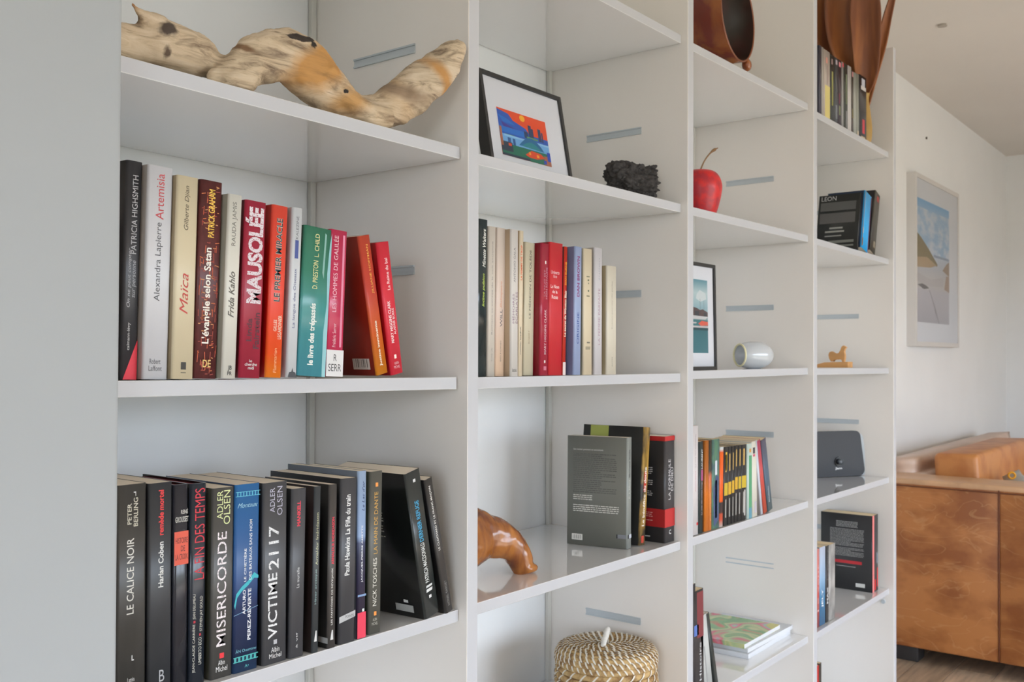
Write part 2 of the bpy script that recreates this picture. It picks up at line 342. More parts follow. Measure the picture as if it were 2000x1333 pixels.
# ------------------------------------------------------------------ the bookcase
case = thing('bookcase', 'tall white lacquered open bookcase of four bays filling the back wall', 'bookcase', (0, 0, 0))
PX = [.5696, 1.1650, 1.8985, 2.6370, 3.3600]; PT = .0262
bm = bmesh.new(); bx(bm, PX[0], PX[0]+.004, .0, .3715, .01, H+1.051); mesh_obj('upright_panel', bm, M_LACQ2, case)
for k in (1, 2, 3, 4):
    bm = bmesh.new(); bx(bm, PX[k], PX[k]+PT, 0, .3715, .01, H+1.051, .0008)
    if k == 3:
        for v in bm.verts: v.co.x += -.001 + (v.co.z-H)*.0012
    edge_faces(mesh_obj('upright_panel', bm, M_LACQ2, case))
ROWS = {1: [(.7066, .7066), (.3384, .3347), (-.0271, -.0316), (-.3982, -.3999), (-.772, -.772), (-1.14, -1.14)],
        2: [(.7066, .7080), (.3325, .3371), (-.0322, -.0338), (-.3985, -.4000), (-.772, -.772), (-1.14, -1.14)],
        3: [(.7049, .7115), (.3369, .3430), (-.0288, -.0267), (-.4000, -.3970), (-.7728, -.7717), (-1.14, -1.14)],
        4: [(.7025, .6972), (.3409, .3361), (-.0280, -.0322), (-.3980, -.4004), (-.7766, -.7739), (-1.14, -1.14)]}
for k in (1, 2, 3, 4):
    x0 = PX[k-1] + (PT if k > 1 else .0045) + .0006; x1 = PX[k] - .0022
    for r, (za, zb) in enumerate(ROWS[k]):
        e = x1 - (.006 if (k, r) == (1, 2) else 0)
        bm = bmesh.new(); bx(bm, x0, e, .0158, .3705, -.0188, 0, .0007)
        for v in bm.verts: v.co.z += H + za + (zb-za)*(v.co.x-x0)/(e-x0)
        edge_faces(mesh_obj('shelf', bm, M_LACQ, case))
    xb = PX[k]
    box('corner_batten', xb-.0125, xb-.0005, .362, .3725, .01, H+1.051, M_BATT, case, bev=.001)
    for zc in (.5125, .1448, -.2182, -.5915):  # recessed aluminium strip on the inner face of the upright
        bm = bmesh.new(); bx(bm, xb-.0014, xb, .1160, .2625, H+zc-.0078, H+zc+.0078)
        bx(bm, xb-.0034, xb-.0014, .1160, .2625, H+zc+.0050, H+zc+.0078); bx(bm, xb-.0034, xb-.0014, .1160, .2625, H+zc-.0078, H+zc-.0050)
        mesh_obj('metal_strip', bm, M_ALU, case)
bm = bmesh.new(); bmesh.ops.create_cone(bm, cap_ends=True, segments=14, radius1=.004, radius2=.004, depth=.008, matrix=Matrix.Translation((3.356, .034, H-.803)) @ Matrix.Rotation(math.pi/2, 4, 'Y'))
bmesh.ops.create_cone(bm, cap_ends=True, segments=14, radius1=.007, radius2=.007, depth=.006, matrix=Matrix.Translation((3.357, .034, H-.820)) @ Matrix.Rotation(math.pi/2, 4, 'Y'))
mesh_obj('shelf_pin', bm, M_ALU, case)

# ------------------------------------------------------------------ books
def book(key, label, spine, side=None, T=(), R=(), hard=False, group=None, page=None, grain=.12, stops=None, c2=None, yaw=0, raw=None, back=0, name='book', cat='book', gloss=.38, ns=30, stretch=(1, 1, .12)):
    gg = list(G[key] if raw is None else raw)
    if key in OVR: gg[OVR[key][0]] = OVR[key][1]
    x, y, z, t, h, d, th, yw = gg
    lift = t*math.sin(th) if th > 0 else 0
    o = thing(name, label, cat, (x, y, z+H+lift+.0004), (back, th, yw+yaw), group)
    c = .0026 if hard else .0006; r = min(t*.22, .0035 if not hard else .006)
    def prof(i):
        rr = max(r-i, .0002); pts = [(i, d)]
        for k in range(5): a = math.pi*k/8; pts.append((i+rr-rr*math.cos(a), i+rr-rr*math.sin(a)))
        for k in range(5): a = math.pi/2-math.pi*k/8; pts.append((t-i-rr+rr*math.cos(a), i+rr-rr*math.sin(a)))
        pts.append((t-i, d)); return pts
    A, B = prof(0), prof(c); n = len(A); bm = bmesh.new()
    lay = [[bm.verts.new((px, py, zz)) for px, py in q] for zz in (0, h) for q in (A, B)]
    sp = []
    for i in range(n-1):
        f = bm.faces.new((lay[0][i], lay[0][i+1], lay[2][i+1], lay[2][i])); f.smooth = True; f.material_index = 1 if 1 <= i <= n-3 else 0
        bm.faces.new((lay[1][i+1], lay[1][i], lay[3][i], lay[3][i+1]))
        bm.faces.new((lay[2][i], lay[2][i+1], lay[3][i+1], lay[3][i])); bm.faces.new((lay[0][i+1], lay[0][i], lay[1][i], lay[1][i+1]))
    for i in (0, n-1): bm.faces.new((lay[0][i], lay[1][i], lay[3][i], lay[2][i]))
    ms = mat(key+'_spine', spine, gloss, noise=grain, scale=ns, stretch=stretch, stops=stops, c2=c2)
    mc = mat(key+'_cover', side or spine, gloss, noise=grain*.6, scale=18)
    mesh_obj('cover', bm, [mc, ms], o)
    g = .003 if hard else .0004
    bm = bmesh.new(); bx(bm, c+.0001, t-c-.0001, c+r*.6, d-(g if hard else .0004), g, h-g); mesh_obj('pages', bm, page or M_PAGE, o)
    e = -.00025
    for q in R:   # printed bands and patches on the spine or cover: (face, u0,u1,z0,z1,colour)
        f, u0, u1, z0, z1, col = q
        if f == 'S': quads('printed_band', o, [(u0*t, u1*t, z0*h, z1*h)], (0, e*.6, 0), (1, 0, 0), (0, 0, 1), col)
        elif f == 'P': quads('printed_band', o, [[(a*t, b*h) for a, b in u0]], (0, e*.6, 0), (1, 0, 0), (0, 0, 1), col)
        elif f == 'C': quads('printed_band', o, [(u0*d, u1*d, z0*h, z1*h)], (e*.6, d, 0), (0, -1, 0), (0, 0, 1), col)
        elif f == 'L':  # lines of small print on the cover, too small to read
            rr = random.Random(hash(key) % 999 if False else len(key)*7+int(z0*100)); rs = []
            zz = z1*h; lh = .0042
            while zz > z0*h:
                a = u0*d; end = u1*d*(1 if rr.random() > .15 else .7)
                while a < end-.003:
                    wd = rr.uniform(.003, .011); rs.append((a, min(a+wd, end), zz-lh*.42, zz)); a += wd+.0013
                zz -= lh
            quads('small_print', o, rs, (e, d, 0), (0, -1, 0), (0, 0, 1), col)
    for q in T:   # (string, mode, z0, z1, x0, x1, colour[, bold[, shear]])
        s, mode, z0, z1, x0, x1, col = q[:7]; bold = q[7] if len(q) > 7 else 0; sh = q[8] if len(q) > 8 else 0
        if mode in 'Vv': letter(o, s, (x1*t, e*(1 if mode == 'V' else 1.6), z0*h), (0, 0, 1), (-1, 0, 0), (z1-z0)*h, (x1-x0)*t, col, bold, shear=sh)
        elif mode == 'D': letter(o, s, (x0*t, e, z1*h), (0, 0, -1), (1, 0, 0), (z1-z0)*h, (x1-x0)*t, col, bold, shear=sh)
        elif mode == 'H': letter(o, s, (x0*t, e, z0*h), (1, 0, 0), (0, 0, 1), (x1-x0)*t, (z1-z0)*h, col, bold, shear=sh)
        elif mode == 'C': letter(o, s, (e, d-x0*d, z0*h), (0, -1, 0), (0, 0, 1), (x1-x0)*d, (z1-z0)*h, col, bold, shear=sh)
    return o

g = 'books on the middle shelf of the first bay'
WH = (214, 214, 212); DK = (52, 50, 52)
book('c1_highsmith', 'scuffed black paperback with a red corner triangle, first book on the upper book row', (58, 58, 62), side=(40, 34, 34), grain=.5, ns=60, group=g,
     T=[('PATRICIA HIGHSMITH', 'V', .575, .935, .38, .72, (190, 190, 192)), ('On ne peut compter', 'V', .33, .60, .22, .48, (176, 176, 180), 0, .2), ('sur personne', 'V', .375, .545, .55, .80, (176, 176, 180), 0, .2), ('calmann-lévy', 'V', .135, .26, .30, .52, (186, 186, 186), .01)],
     R=[('P', [(.12, .001), (.97, .001), (.97, .185)], 0, 0, 0, (226, 48, 66))])
book('c1_lapierre', 'thick pale grey-white hardback with grey and red serif title, second on the upper book row', (210, 210, 214), side=(196, 190, 186), grain=.03, group=g,
     T=[('Alexandra Lapierre', 'V', .366, .735, .34, .64, (88, 88, 92)), ('Artemisia', 'V', .750, .965, .32, .64, (196, 62, 66)), ('Robert', 'H', .072, .096, .25, .68, (92, 92, 96)), ('Laffont', 'H', .040, .064, .22, .74, (92, 92, 96))])
book('c1_maica', 'sand-coloured book with a red script title on its spine', (214, 200, 168), side=(170, 152, 122), grain=.06, group=g,
     T=[('Gilberte Djian', 'V', .734, .953, .34, .60, (96, 84, 66), 0, .25), ('Maïca', 'V', .32, .52, .24, .62, (192, 66, 58), 0, .35)],
     R=[('S', .38, .62, .047, .083, (50, 46, 40)), ('S', .38, .62, .030, .034, (70, 64, 52))])
_r = random.Random(3)
scr = [('P', [(a, b), (a+w_, b+dz), (a+w_, b+dz+.004), (a, b+.004)], 0, 0, 0, _r.choice([(206, 112, 56), (176, 70, 44), (214, 150, 90), (150, 60, 44)])) for a, b, w_, dz in [(_r.uniform(.04, .8), _r.uniform(.01, .98), _r.uniform(.06, .2), _r.uniform(-.006, .006)) for _ in range(90)]] + [('P', [(a, b), (a+.03, b), (a+.03+dx, b+hh), (a+dx, b+hh)], 0, 0, 0, _r.choice([(196, 90, 50), (166, 66, 44)])) for a, b, hh, dx in [(_r.uniform(.04, .9), _r.uniform(.01, .9), _r.uniform(.02, .06), _r.uniform(-.03, .03)) for _ in range(50)]]
book('c1_satan', 'maroon book with orange scratched pattern, white title and yellow author name', (92, 42, 42), grain=.4, side=(88, 40, 34), ns=120, stretch=(1, 1, .55), group=g,
     T=[('PATRICK GRAHAM', 'V', .713, .956, .38, .66, (240, 196, 76), .015), ("L'évangile selon Satan", 'V', .176, .66, .25, .66, (240, 234, 222), .02), ('DE', 'H', .057, .095, .34, .70, (222, 190, 112), .01)], R=scr)
book('c1_frida', 'narrow off-white book with grey letter-spaced name and bold italic title', (218, 215, 204), side=(168, 164, 148), grain=.04, group=g,
     T=[('RAUDA JAMIS', 'V', .72, .958, .28, .66, (122, 118, 108)), ('Frida Kahlo', 'V', .33, .58, .22, .64, (104, 100, 92), .02, .35), ('JB', 'H', .040, .070, .36, .64, (60, 58, 54), .02), ('PR', 'H', .018, .038, .34, .66, (60, 58, 54), .02)])
book('c1_mausolee', 'crimson book with huge distressed white capitals along the spine', (166, 38, 62), side=(96, 14, 22), grain=.25, group=g,
     T=[('MAUSOLÉE', 'V', .42, .965, .0, .88, (220, 210, 214, 166, 38, 62), .045), ('Linda', 'V', .206, .335, .24, .50, (84, 24, 38), .02), ('Fairstein', 'V', .165, .37, .58, .86, (84, 24, 38), .02), ('le', 'H', .088, .104, .42, .56, WH), ('cherche', 'H', .068, .086, .22, .80, WH, .01), ('midi', 'H', .048, .066, .38, .66, WH, .01)])
book('c1_miracle', 'orange-red paperback with dark outlined capitals, spine fading to orange at the foot', (232, 72, 46), side=(186, 10, 8), grain=.05, group=g, stops=[(0, (242, 130, 30)), (.14, (240, 84, 26)), (.4, (232, 66, 40)), (1, (228, 76, 58))],
     T=[('LE PREMIER MIRACLE', 'V', .44, .925, .28, .66, (224, 214, 200), .045), ('LE PREMIER MIRACLE', 'v', .441, .924, .285, .655, (34, 56, 62), .012), ('GILLES', 'V', .268, .335, .34, .54, (236, 212, 190), .01), ('LEGARDINIER', 'V', .224, .362, .62, .84, (236, 212, 190), .01), ('Flammarion', 'V', .03, .17, .42, .62, (236, 176, 130))])
book('c1_oiseaux', 'slim white book with a small blue block and blue-grey serif title', (208, 211, 214), side=(196, 168, 168), grain=.03, group=g,
     T=[('La langue des Oiseaux', 'V', .29, .64, .30, .62, (108, 112, 150)), ('KALEZINE', 'V', .815, .95, .36, .60, (120, 122, 128))],
     R=[('S', .32, .66, .70, .808, (70, 84, 150)), ('P', [(.08, .0), (.96, .0), (.80, .03), (.58, .034), (.5, .058), (.42, .034), (.2, .03)], 0, 0, 0, (62, 64, 68))])
book('c1_trepasses', 'wide teal-green glossy book with a pale streaky right edge on the spine', (60, 134, 120), side=(36, 84, 66), grain=.3, group=g, gloss=.2, stops=[(0, (70, 150, 166)), (.45, (66, 144, 142)), (.7, (54, 128, 106)), (1, (58, 126, 100))],
     T=[('D. PRESTON', 'V', .585, .775, .36, .54, (212, 212, 150), .01), ('L. CHILD', 'V', .80, .955, .38, .54, (212, 212, 150), .01), ('le livre des trépassés', 'V', .075, .487, .32, .58, (226, 232, 226), .03)],
     R=[('P', [(.86, .0), (.99, .0), (.99, .98), (.93, .9), (.88, .7), (.92, .5), (.84, .3)], 0, 0, 0, (146, 196, 202)), ('P', [(.70, .70), (.76, .66), (.80, .96), (.74, .97)], 0, 0, 0, (132, 178, 168))])
book('c1_galilee', 'pink-red library paperback with a white shelf-mark sticker at the foot of its spine', (196, 46, 84), side=(150, 30, 52), grain=.15, group=g, gloss=.2,
     T=[('LES HOMMES DE GALILÉE', 'V', .438, .96, .16, .46, (236, 186, 200)), ('Frédéric Serror', 'V', .20, .36, .30, .50, (240, 196, 204)), ('R', 'H', .105, .150, .42, .60, (60, 60, 62)), ('SERR', 'H', .035, .085, .12, .88, (60, 60, 62))],
     R=[('S', .72, .84, .2, .97, (226, 136, 164)), ('S', .0, 1., .0, .18, (220, 218, 218))])
book('c1_justice', 'leaning dark red and orange paperback showing its back cover with barcode', (196, 62, 42), side=(146, 34, 16), grain=.2, group=g, yaw=.10, stops=[(0, (218, 134, 30)), (.3, (214, 96, 38)), (.6, (192, 58, 42)), (1, (196, 70, 46))],
     T=[('JILLIANE HOFFMAN', 'V', .585, .935, .5, .72, (236, 170, 74), .01), ('Justice imminente', 'V', .06, .39, .34, .60, (240, 222, 200), .03)],
     R=[('C', .62, .90, .045, .125, (206, 196, 186)), ('L', .05, .45, .28, .70, (214, 150, 128))] + [('C', .64+i*.03, .64+i*.03+.006+.006*(i % 3), .06, .122, (50, 40, 40)) for i in range(8)])
book('c1_reine', 'leaning bright red paperback, last book on the upper row of the first bay', (216, 40, 60), side=(160, 10, 20), grain=.08, group=g, yaw=.10,
     T=[('La Reine du bal', 'V', .64, .88, .42, .66, (244, 206, 206), .015), ('MARY HIGGINS CLARK', 'V', .24, .56, .26, .50, (246, 222, 222), .02), ('ALAFAIR BURKE', 'V', .30, .50, .56, .74, (246, 222, 222), .01), ('ALBIN', 'H', .075, .095, .30, .66, (244, 190, 196)), ('MICHEL', 'H', .045, .066, .24, .76, (244, 190, 196))],
     R=[('S', .36, .54, .12, .15, (250, 236, 226))])

g = 'books on the lower book shelf of the first bay'
book('d1_calice', 'thick dark brown-black paperback, first on the lower row, with cream serif title', (66, 64, 61), side=(40, 38, 36), grain=.4, group=g,
     T=[('PETER', 'V', .817, .913, .33, .47, (206, 202, 184), .01), ('BERLING', 'V', .805, .937, .54, .69, (206, 202, 184), .01), ('LE CALICE NOIR', 'V', .405, .753, .32, .56, (222, 220, 212), .005), ('Lattès', 'H', .095, .115, .36, .6, WH)],
     R=[('P', [(.54, .965), (.62, .965), (.62, .945), (.60, .945), (.60, .96), (.54, .96)], 0, 0, 0, WH), ('P', [(.50, .19), (.58, .19), (.58, .195), (.53, .195), (.53, .215), (.50, .215)], 0, 0, 0, WH)])
book('d1_coben', 'black-blue paperback with red lower-case title above a bold white author name', (55, 57, 61), side=(34, 35, 40), grain=.3, group=g,
     T=[('remède mortel', 'V', .751, .965, .40, .62, (222, 52, 52), .025), ('Harlan Coben', 'V', .505, .72, .40, .62, (220, 220, 216), .02), ('B', 'H', .06, .115, .46, .68, (170, 172, 176))])
book('d1_grousset', 'narrow glossy black hardback with a salmon label and worn red head band', (42, 42, 49), side=(28, 28, 32), grain=.25, hard=True, group=g, gloss=.18, page=mat('red_top_edge', (150, 26, 28), .7, noise=.3, scale=200, stretch=(4, .02, .05)),
     T=[('RENÉ', 'H', .855, .880, .46, .92, (210, 206, 198), .01), ('GROUSSET', 'H', .815, .842, .08, .96, (200, 198, 190), .01), ('HISTOIRE', 'H', .712, .740, .10, .92, (110, 48, 36), .01), ('DE', 'H', .672, .700, .46, .74, (110, 48, 36), .01), ('LA CROIX', 'H', .632, .660, .10, .92, (110, 48, 36), .01)],
     R=[('S', .02, .97, .607, .77, (218, 88, 64))])
book('d1_temps', 'narrow dark navy hardback with tall red capitals and two columns of small names', (38, 44, 54), side=(26, 30, 34), grain=.35, hard=True, group=g, gloss=.2, page=MATS['red_top_edge'],
     T=[('LA FIN DES TEMPS', 'V', .52, .975, .24, .84, (206, 44, 60), -.004), ('JEAN-CLAUDE CARRIÈRE', 'V', .06, .30, .14, .36, (200, 198, 186)), ('JEAN DELUMEAU', 'V', .325, .45, .18, .38, (200, 198, 186)), ('UMBERTO ECO', 'V', .095, .23, .54, .72, (200, 198, 186)), ('STEPHEN JAY GOULD', 'V', .26, .435, .60, .80, (200, 198, 186))],
     R=[('S', .22, .34, .306, .318, (190, 40, 56)), ('S', .58, .68, .238, .250, (190, 40, 56))])
book('d1_misericorde', 'charcoal paperback with large pink-white title and pale green author name', (76, 74, 71), side=(62, 62, 50), grain=.2, group=g,
     T=[('ADLER', 'V', .835, .985, .20, .46, (216, 224, 162), .0), ('OLSEN', 'V', .805, .985, .50, .80, (216, 224, 162), .0), ('MISERICORDE', 'V', .167, .767, .24, .66, (236, 228, 230, 120, 90, 92), .004), ('Albin', 'H', .068, .094, .34, .64, WH), ('Michel', 'H', .034, .062, .24, .76, WH)],
     R=[('S', .40, .60, .103, .130, (226, 40, 50))])
book('d1_bateaux', 'blue paperback fading to navy with turquoise ornamental bands', (40, 96, 152), side=(30, 62, 104), grain=.15, group=g, page=M_PAGE, stops=[(0, (36, 62, 96)), (.08, (32, 44, 76)), (.35, (36, 52, 92)), (.52, (36, 76, 132)), (1, (44, 106, 162))],
     T=[('LE CIMETIÈRE', 'V', .478, .655, .36, .47, (222, 226, 230), .01), ('DES BATEAUX SANS NOM', 'V', .484, .808, .58, .69, (222, 226, 230), .01), ('ARTURO', 'V', .304, .435, .34, .46, (228, 230, 234), .02), ('PEREZ-REVERTE', 'V', .163, .4375, .55, .68, (228, 230, 234), .02), ('ÂN Ousmane', 'H', .105, .125, .08, .92, (110, 176, 190)), ('Montaux', 'H', .875, .900, .08, .90, (150, 196, 214), 0, .4), ('A•', 'H', .020, .036, .46, .62, (90, 190, 190))],
     R=[('S', .0, 1., .935, .938, (96, 180, 200)), ('S', .0, 1., .958, .961, (96, 180, 200))] + [('S', .06+i*.12, .10+i*.12, .938, .958, (84, 170, 196)) for i in range(8)]
       + [('S', .0, 1., .055, .060, (70, 176, 170)), ('S', .0, 1., .080, .085, (70, 176, 170))] + [('S', .03+i*.16, .12+i*.16, .060, .080, (64, 160, 162)) for i in range(6)]
       + [('P', [(.0, .36), (.08, .42), (.3, .455), (.55, .48), (.8, .52), (.97, .50), (.97, .485), (.8, .49), (.55, .455), (.3, .43), (.12, .40), (.04, .34)], 0, 0, 0, (58, 176, 188)), ('P', [(.0, .305), (.97, .335), (.97, .338), (.0, .308)], 0, 0, 0, (120, 160, 190))])
book('d1_victime', 'charcoal paperback with big rough white title and lavender-grey author name', (74, 74, 77), side=(32, 32, 34), grain=.15, group=g,
     T=[('ADLER', 'V', .835, .970, .26, .46, (176, 174, 190)), ('OLSEN', 'V', .815, .975, .56, .78, (176, 174, 190)), ('VICTIME', 'V', .14, .50, .20, .58, (230, 230, 230, 120, 120, 122), .012), ('2117', 'V', .52, .76, .22, .64, (230, 230, 230, 120, 120, 122), .012), ('Albin', 'H', .062, .090, .34, .68, WH), ('Michel', 'H', .030, .056, .26, .76, WH)],
     R=[('S', .44, .58, .105, .130, (176, 176, 180))])
book('d1_mankell', 'grey-black paperback with a small red block title near the top and a small white subtitle', (76, 76, 80), side=(26, 26, 28), grain=.4, group=g,
     T=[('MANKELL', 'V', .775, .925, .34, .58, (216, 60, 78), .035), ('La muraille', 'V', .41, .53, .40, .58, (214, 214, 214)), ('à vif', 'V', .055, .147, .42, .54, (196, 196, 196), .01)])
book('d1_hiver', 'very thin dark teal-black paperback with pale yellow lettering', (62, 66, 69), side=(44, 30, 28), grain=.4, group=g,
     T=[('Arnaldur Indridason', 'V', .525, .84, .30, .66, (196, 196, 156)), ('Hiver arctique', 'V', .29, .50, .25, .60, (158, 190, 188))],
     R=[('P', [(.28, .065), (.70, .065), (.66, .13), (.50, .13)], 0, 0, 0, WH)])
book('d1_reykjavik', 'thin black paperback, red name above white title, white sticker at the cover foot', (72, 68, 66), side=(28, 27, 26), grain=.25, group=g,
     T=[('ARNALDUR INDRIDASON', 'V', .51, .80, .32, .66, (214, 50, 70), .03), ('LES FANTÔMES DE REYKJAVIK', 'V', .14, .49, .30, .60, (220, 218, 212), .015)],
     R=[('P', [(.30, .05), (.66, .05), (.62, .11), (.48, .11)], 0, 0, 0, WH), ('C', .86, 1., .03, .065, (172, 172, 170))])
book('d1_hawkins', 'black streaked paperback with bold white lettering and a slanted silver strip low on the spine', (71, 71, 75), side=(26, 26, 30), grain=.5, group=g,
     T=[('La Fille du train', 'V', .66, .90, .28, .58, (226, 226, 224), .02), ('Paula Hawkins', 'V', .41, .64, .28, .58, (226, 226, 224), .02), ('POINTS', 'H', .152, .168, .38, .9, (90, 90, 92))],
     R=[('P', [(.0, .128), (.99, .150), (.99, .188), (.0, .166)], 0, 0, 0, (184, 184, 184))])
book('d1_amette', 'slim book, light blue above and navy below, with a bright pink-red foot label', (120, 140, 172), side=(120, 128, 140), grain=.15, group=g, stops=[(0, (60, 46, 60)), (.5, (38, 42, 72)), (.57, (60, 66, 100)), (.61, (136, 160, 196)), (1, (158, 178, 206))],
     T=[("Le Lac d'or", 'V', .76, .94, .42, .72, (52, 66, 110), 0, .3), ('JACQUES-PIERRE AMETTE', 'V', .333, .674, .38, .62, (228, 230, 236), .02)],
     R=[('S', .0, 1., .002, .155, (228, 56, 84)), ('S', .0, 1., .250, .262, (130, 158, 196)), ('S', .55, .78, .158, .175, (220, 226, 220))])
book('d1_dante', 'olive-grey paperback with gold and white capitals and two orange squares', (88, 87, 80), side=(60, 70, 56), grain=.1, group=g,
     T=[('LA MAIN DE DANTE', 'V', .49, .873, .34, .62, (206, 160, 74)), ('NICK TOSCHES', 'V', .17, .465, .30, .60, (216, 214, 202)), ('ALBIN', 'H', .078, .095, .34, .66, (180, 178, 166)), ('MICHEL', 'H', .052, .070, .26, .74, (180, 178, 166))],
     R=[('S', .42, .62, .905, .930, (236, 150, 66)), ('S', .42, .62, .110, .135, (236, 150, 66))])
book('d1_macdonald', 'thick black paperback leaning left, back cover visible, blue title on its curved spine', (50, 54, 53), side=(20, 21, 20), grain=.25, group=g, yaw=.06, gloss=.25,
     T=[('DERNIER REFUGE', 'V', .52, .80, .34, .60, (60, 160, 204), .015), ('PATRICIA MACDONALD', 'V', .235, .51, .34, .60, (216, 218, 214), .01)],
     R=[('S', .44, .60, .925, .945, WH), ('S', .44, .60, .125, .145, WH), ('P', [(.3, .17), (.7, .17), (.74, .19), (.34, .19)], 0, 0, 0, WH), ('P', [(.32, .20), (.72, .20), (.76, .215), (.36, .215)], 0, 0, 0, WH), ('L', .05, .62, .52, .72, (200, 200, 194)), ('C', .62, .86, .035, .085, (176, 176, 172)), ('C', .74, .80, .10, .12, (220, 220, 216)), ('C', .52, .60, .86, .89, (206, 206, 200))])
book('d1_clochard', 'slim dark grey-brown paperback leaning left, last on the lower row', (58, 55, 53), side=(24, 22, 22), grain=.12, group=g, yaw=.06,
     T=[('LE CLOCHARD ET LE FRANC-MAÇON', 'V', .47, .947, .30, .58, (226, 224, 218), .01), ('LIONEL TARDET', 'V', .05, .24, .36, .62, (140, 138, 134))])

g = 'books on the middle shelf of the second bay'
book('c2_walters', 'dark green-black glossy book against the upright, white and yellow-green italic title', (34, 50, 54), side=(24, 34, 38), grain=.5, ns=14, group=g, hard=True, gloss=.15,
     T=[('Minette Walters', 'V', .695, .94, .46, .74, (222, 222, 214), .015, .3), ('Intime pulsion', 'V', .445, .655, .46, .72, (190, 214, 90), .015, .3)])
book('c2_beige', 'beige book with faint grey lettering, beside the dark green book', (210, 201, 189), grain=.04, group=g,
     T=[('Romans et contes de la nuit ancienne', 'V', .28, .90, .40, .58, (168, 160, 156)), ('TOME UN', 'V', .10, .19, .42, .60, (176, 168, 160))])
book('c2_will', 'peach-pink book with a short black capital title low on its spine', (222, 204, 190), side=(196, 168, 140), grain=.05, group=g, stops=[(0, (232, 200, 170)), (.4, (222, 200, 186)), (1, (222, 208, 196))],
     T=[('WILL', 'V', .333, .45, .40, .66, (70, 72, 88), -.005), ('Shakespeare', 'V', .46, .64, .38, .66, (222, 160, 124), 0, .4), ('BELFOND', 'V', .10, .24, .46, .58, (150, 132, 116))])
book('c2_gala', 'tall off-white book with grey name and mauve two-line title', (216, 211, 205), side=(196, 172, 144), grain=.04, group=g,
     T=[('ANTONIO GALA', 'V', .64, .876, .32, .56, (128, 122, 126)), ('MÉMOIRES', 'V', .36, .56, .10, .42, (142, 112, 132)), ('ÉCARLATES', 'V', .36, .575, .52, .84, (142, 112, 132)), ('lattès', 'H', .03, .055, .16, .72, (120, 116, 112))])
book('c2_orange', 'very thin cream booklet with an orange title printed near its top', (224, 208, 180), side=(190, 160, 110), grain=.05, group=g,
     T=[('LA FEMME DE TROP', 'V', .66, .90, .22, .62, (232, 112, 66), .02), ('roman traduit', 'V', .15, .34, .2, .5, (90, 92, 88), .01)])
book('c2_tolede', 'cream book with widely spaced dark capitals, next to the dark red book', (212, 204, 178), side=(190, 172, 130), grain=.05, group=g,
     T=[('LE MÉDECIN DE TOLÈDE', 'V', .43, .945, .40, .62, (86, 82, 72)), ('ROBERT', 'V', .24, .34, .42, .56, (168, 150, 120))])
book('c2_clark', 'dark red book with pinkish spine and white dots above and below its lettering', (168, 34, 60), side=(140, 20, 36), grain=.12, group=g, gloss=.2,
     T=[('MARY HIGGINS CLARK', 'V', .16, .50, .44, .66, (226, 190, 200), .01), ('LA NUIT EST', 'V', .60, .80, .36, .52, (206, 140, 160)), ('MON ROYAUME', 'V', .58, .82, .60, .76, (206, 140, 160))],
     R=[('S', .46, .60, .845, .868, (240, 230, 226)), ('S', .46, .60, .095, .115, (240, 230, 226)), ('S', .40, .72, .04, .07, (196, 110, 130))])
book('c2_rose', 'thick bright red book with white horizontal title across its spine', (206, 42, 52), side=(150, 16, 26), grain=.08, group=g,
     T=[('Umberto', 'H', .762, .788, .10, .72, (244, 190, 194), .01), ('Eco', 'H', .734, .756, .28, .54, (244, 190, 194), .01), ('Le Nom', 'H', .655, .682, .08, .70, (246, 206, 206), .02), ('de la', 'H', .617, .642, .20, .58, (246, 206, 206), .02), ('Rose', 'H', .575, .604, .16, .62, (246, 206, 206), .02)])
book('c2_secret', 'very thin red-orange book squeezed beside the thick bright red one', (196, 50, 30), side=(90, 60, 60), grain=.1, group=g,
     T=[('Le secret de Winston Blair', 'V', .30, .66, .2, .85, (244, 226, 206), .03), ('DAN BURNS', 'V', .70, .88, .25, .75, (240, 160, 40), .03)],
     R=[('S', .05, .95, .0, .10, (226, 208, 204))])
book('c2_origine', 'lavender-blue book with magenta capitals, its purple cover side showing', (156, 172, 208), side=(122, 122, 158), grain=.1, group=g,
     T=[('DAN BROWN', 'V', .61, .925, .28, .64, (142, 42, 112), .02), ('ORIGINE', 'V', .242, .488, .34, .62, (68, 90, 158), .01)])
book('c2_cream', 'pale yellow-cream book with a few tiny printed marks', (218, 204, 176), side=(150, 148, 128), grain=.05, group=g,
     R=[('S', .3, .66, .775, .783, (120, 120, 96)), ('S', .42, .60, .745, .757, (100, 110, 84)), ('S', .48, .58, .72, .732, (110, 116, 90)), ('S', .3, .66, .62, .63, (128, 124, 100)), ('S', .44, .6, .66, .674, (96, 112, 84)), ('S', .2, .75, .20, .225, (160, 150, 126)), ('S', .35, .70, .25, .262, (110, 106, 92))])
book('c2_femme', 'greyish-white book with faint rose letter-spaced capitals', (208, 205, 208), side=(176, 168, 158), grain=.03, group=g,
     T=[('LA FEMME PARFAITE', 'V', .235, .68, .44, .66, (176, 140, 158)), ('Julien', 'V', .74, .92, .48, .64, (176, 178, 190))])
book('c2_last', 'shorter ivory book, last of the row in the second bay', (218, 211, 194), side=(182, 168, 136), grain=.04, group=g,
     T=[('Requiem pour une ville perdue', 'V', .42, .86, .46, .58, (164, 156, 140)), ('ACTES', 'V', .07, .16, .48, .58, (150, 144, 130))])

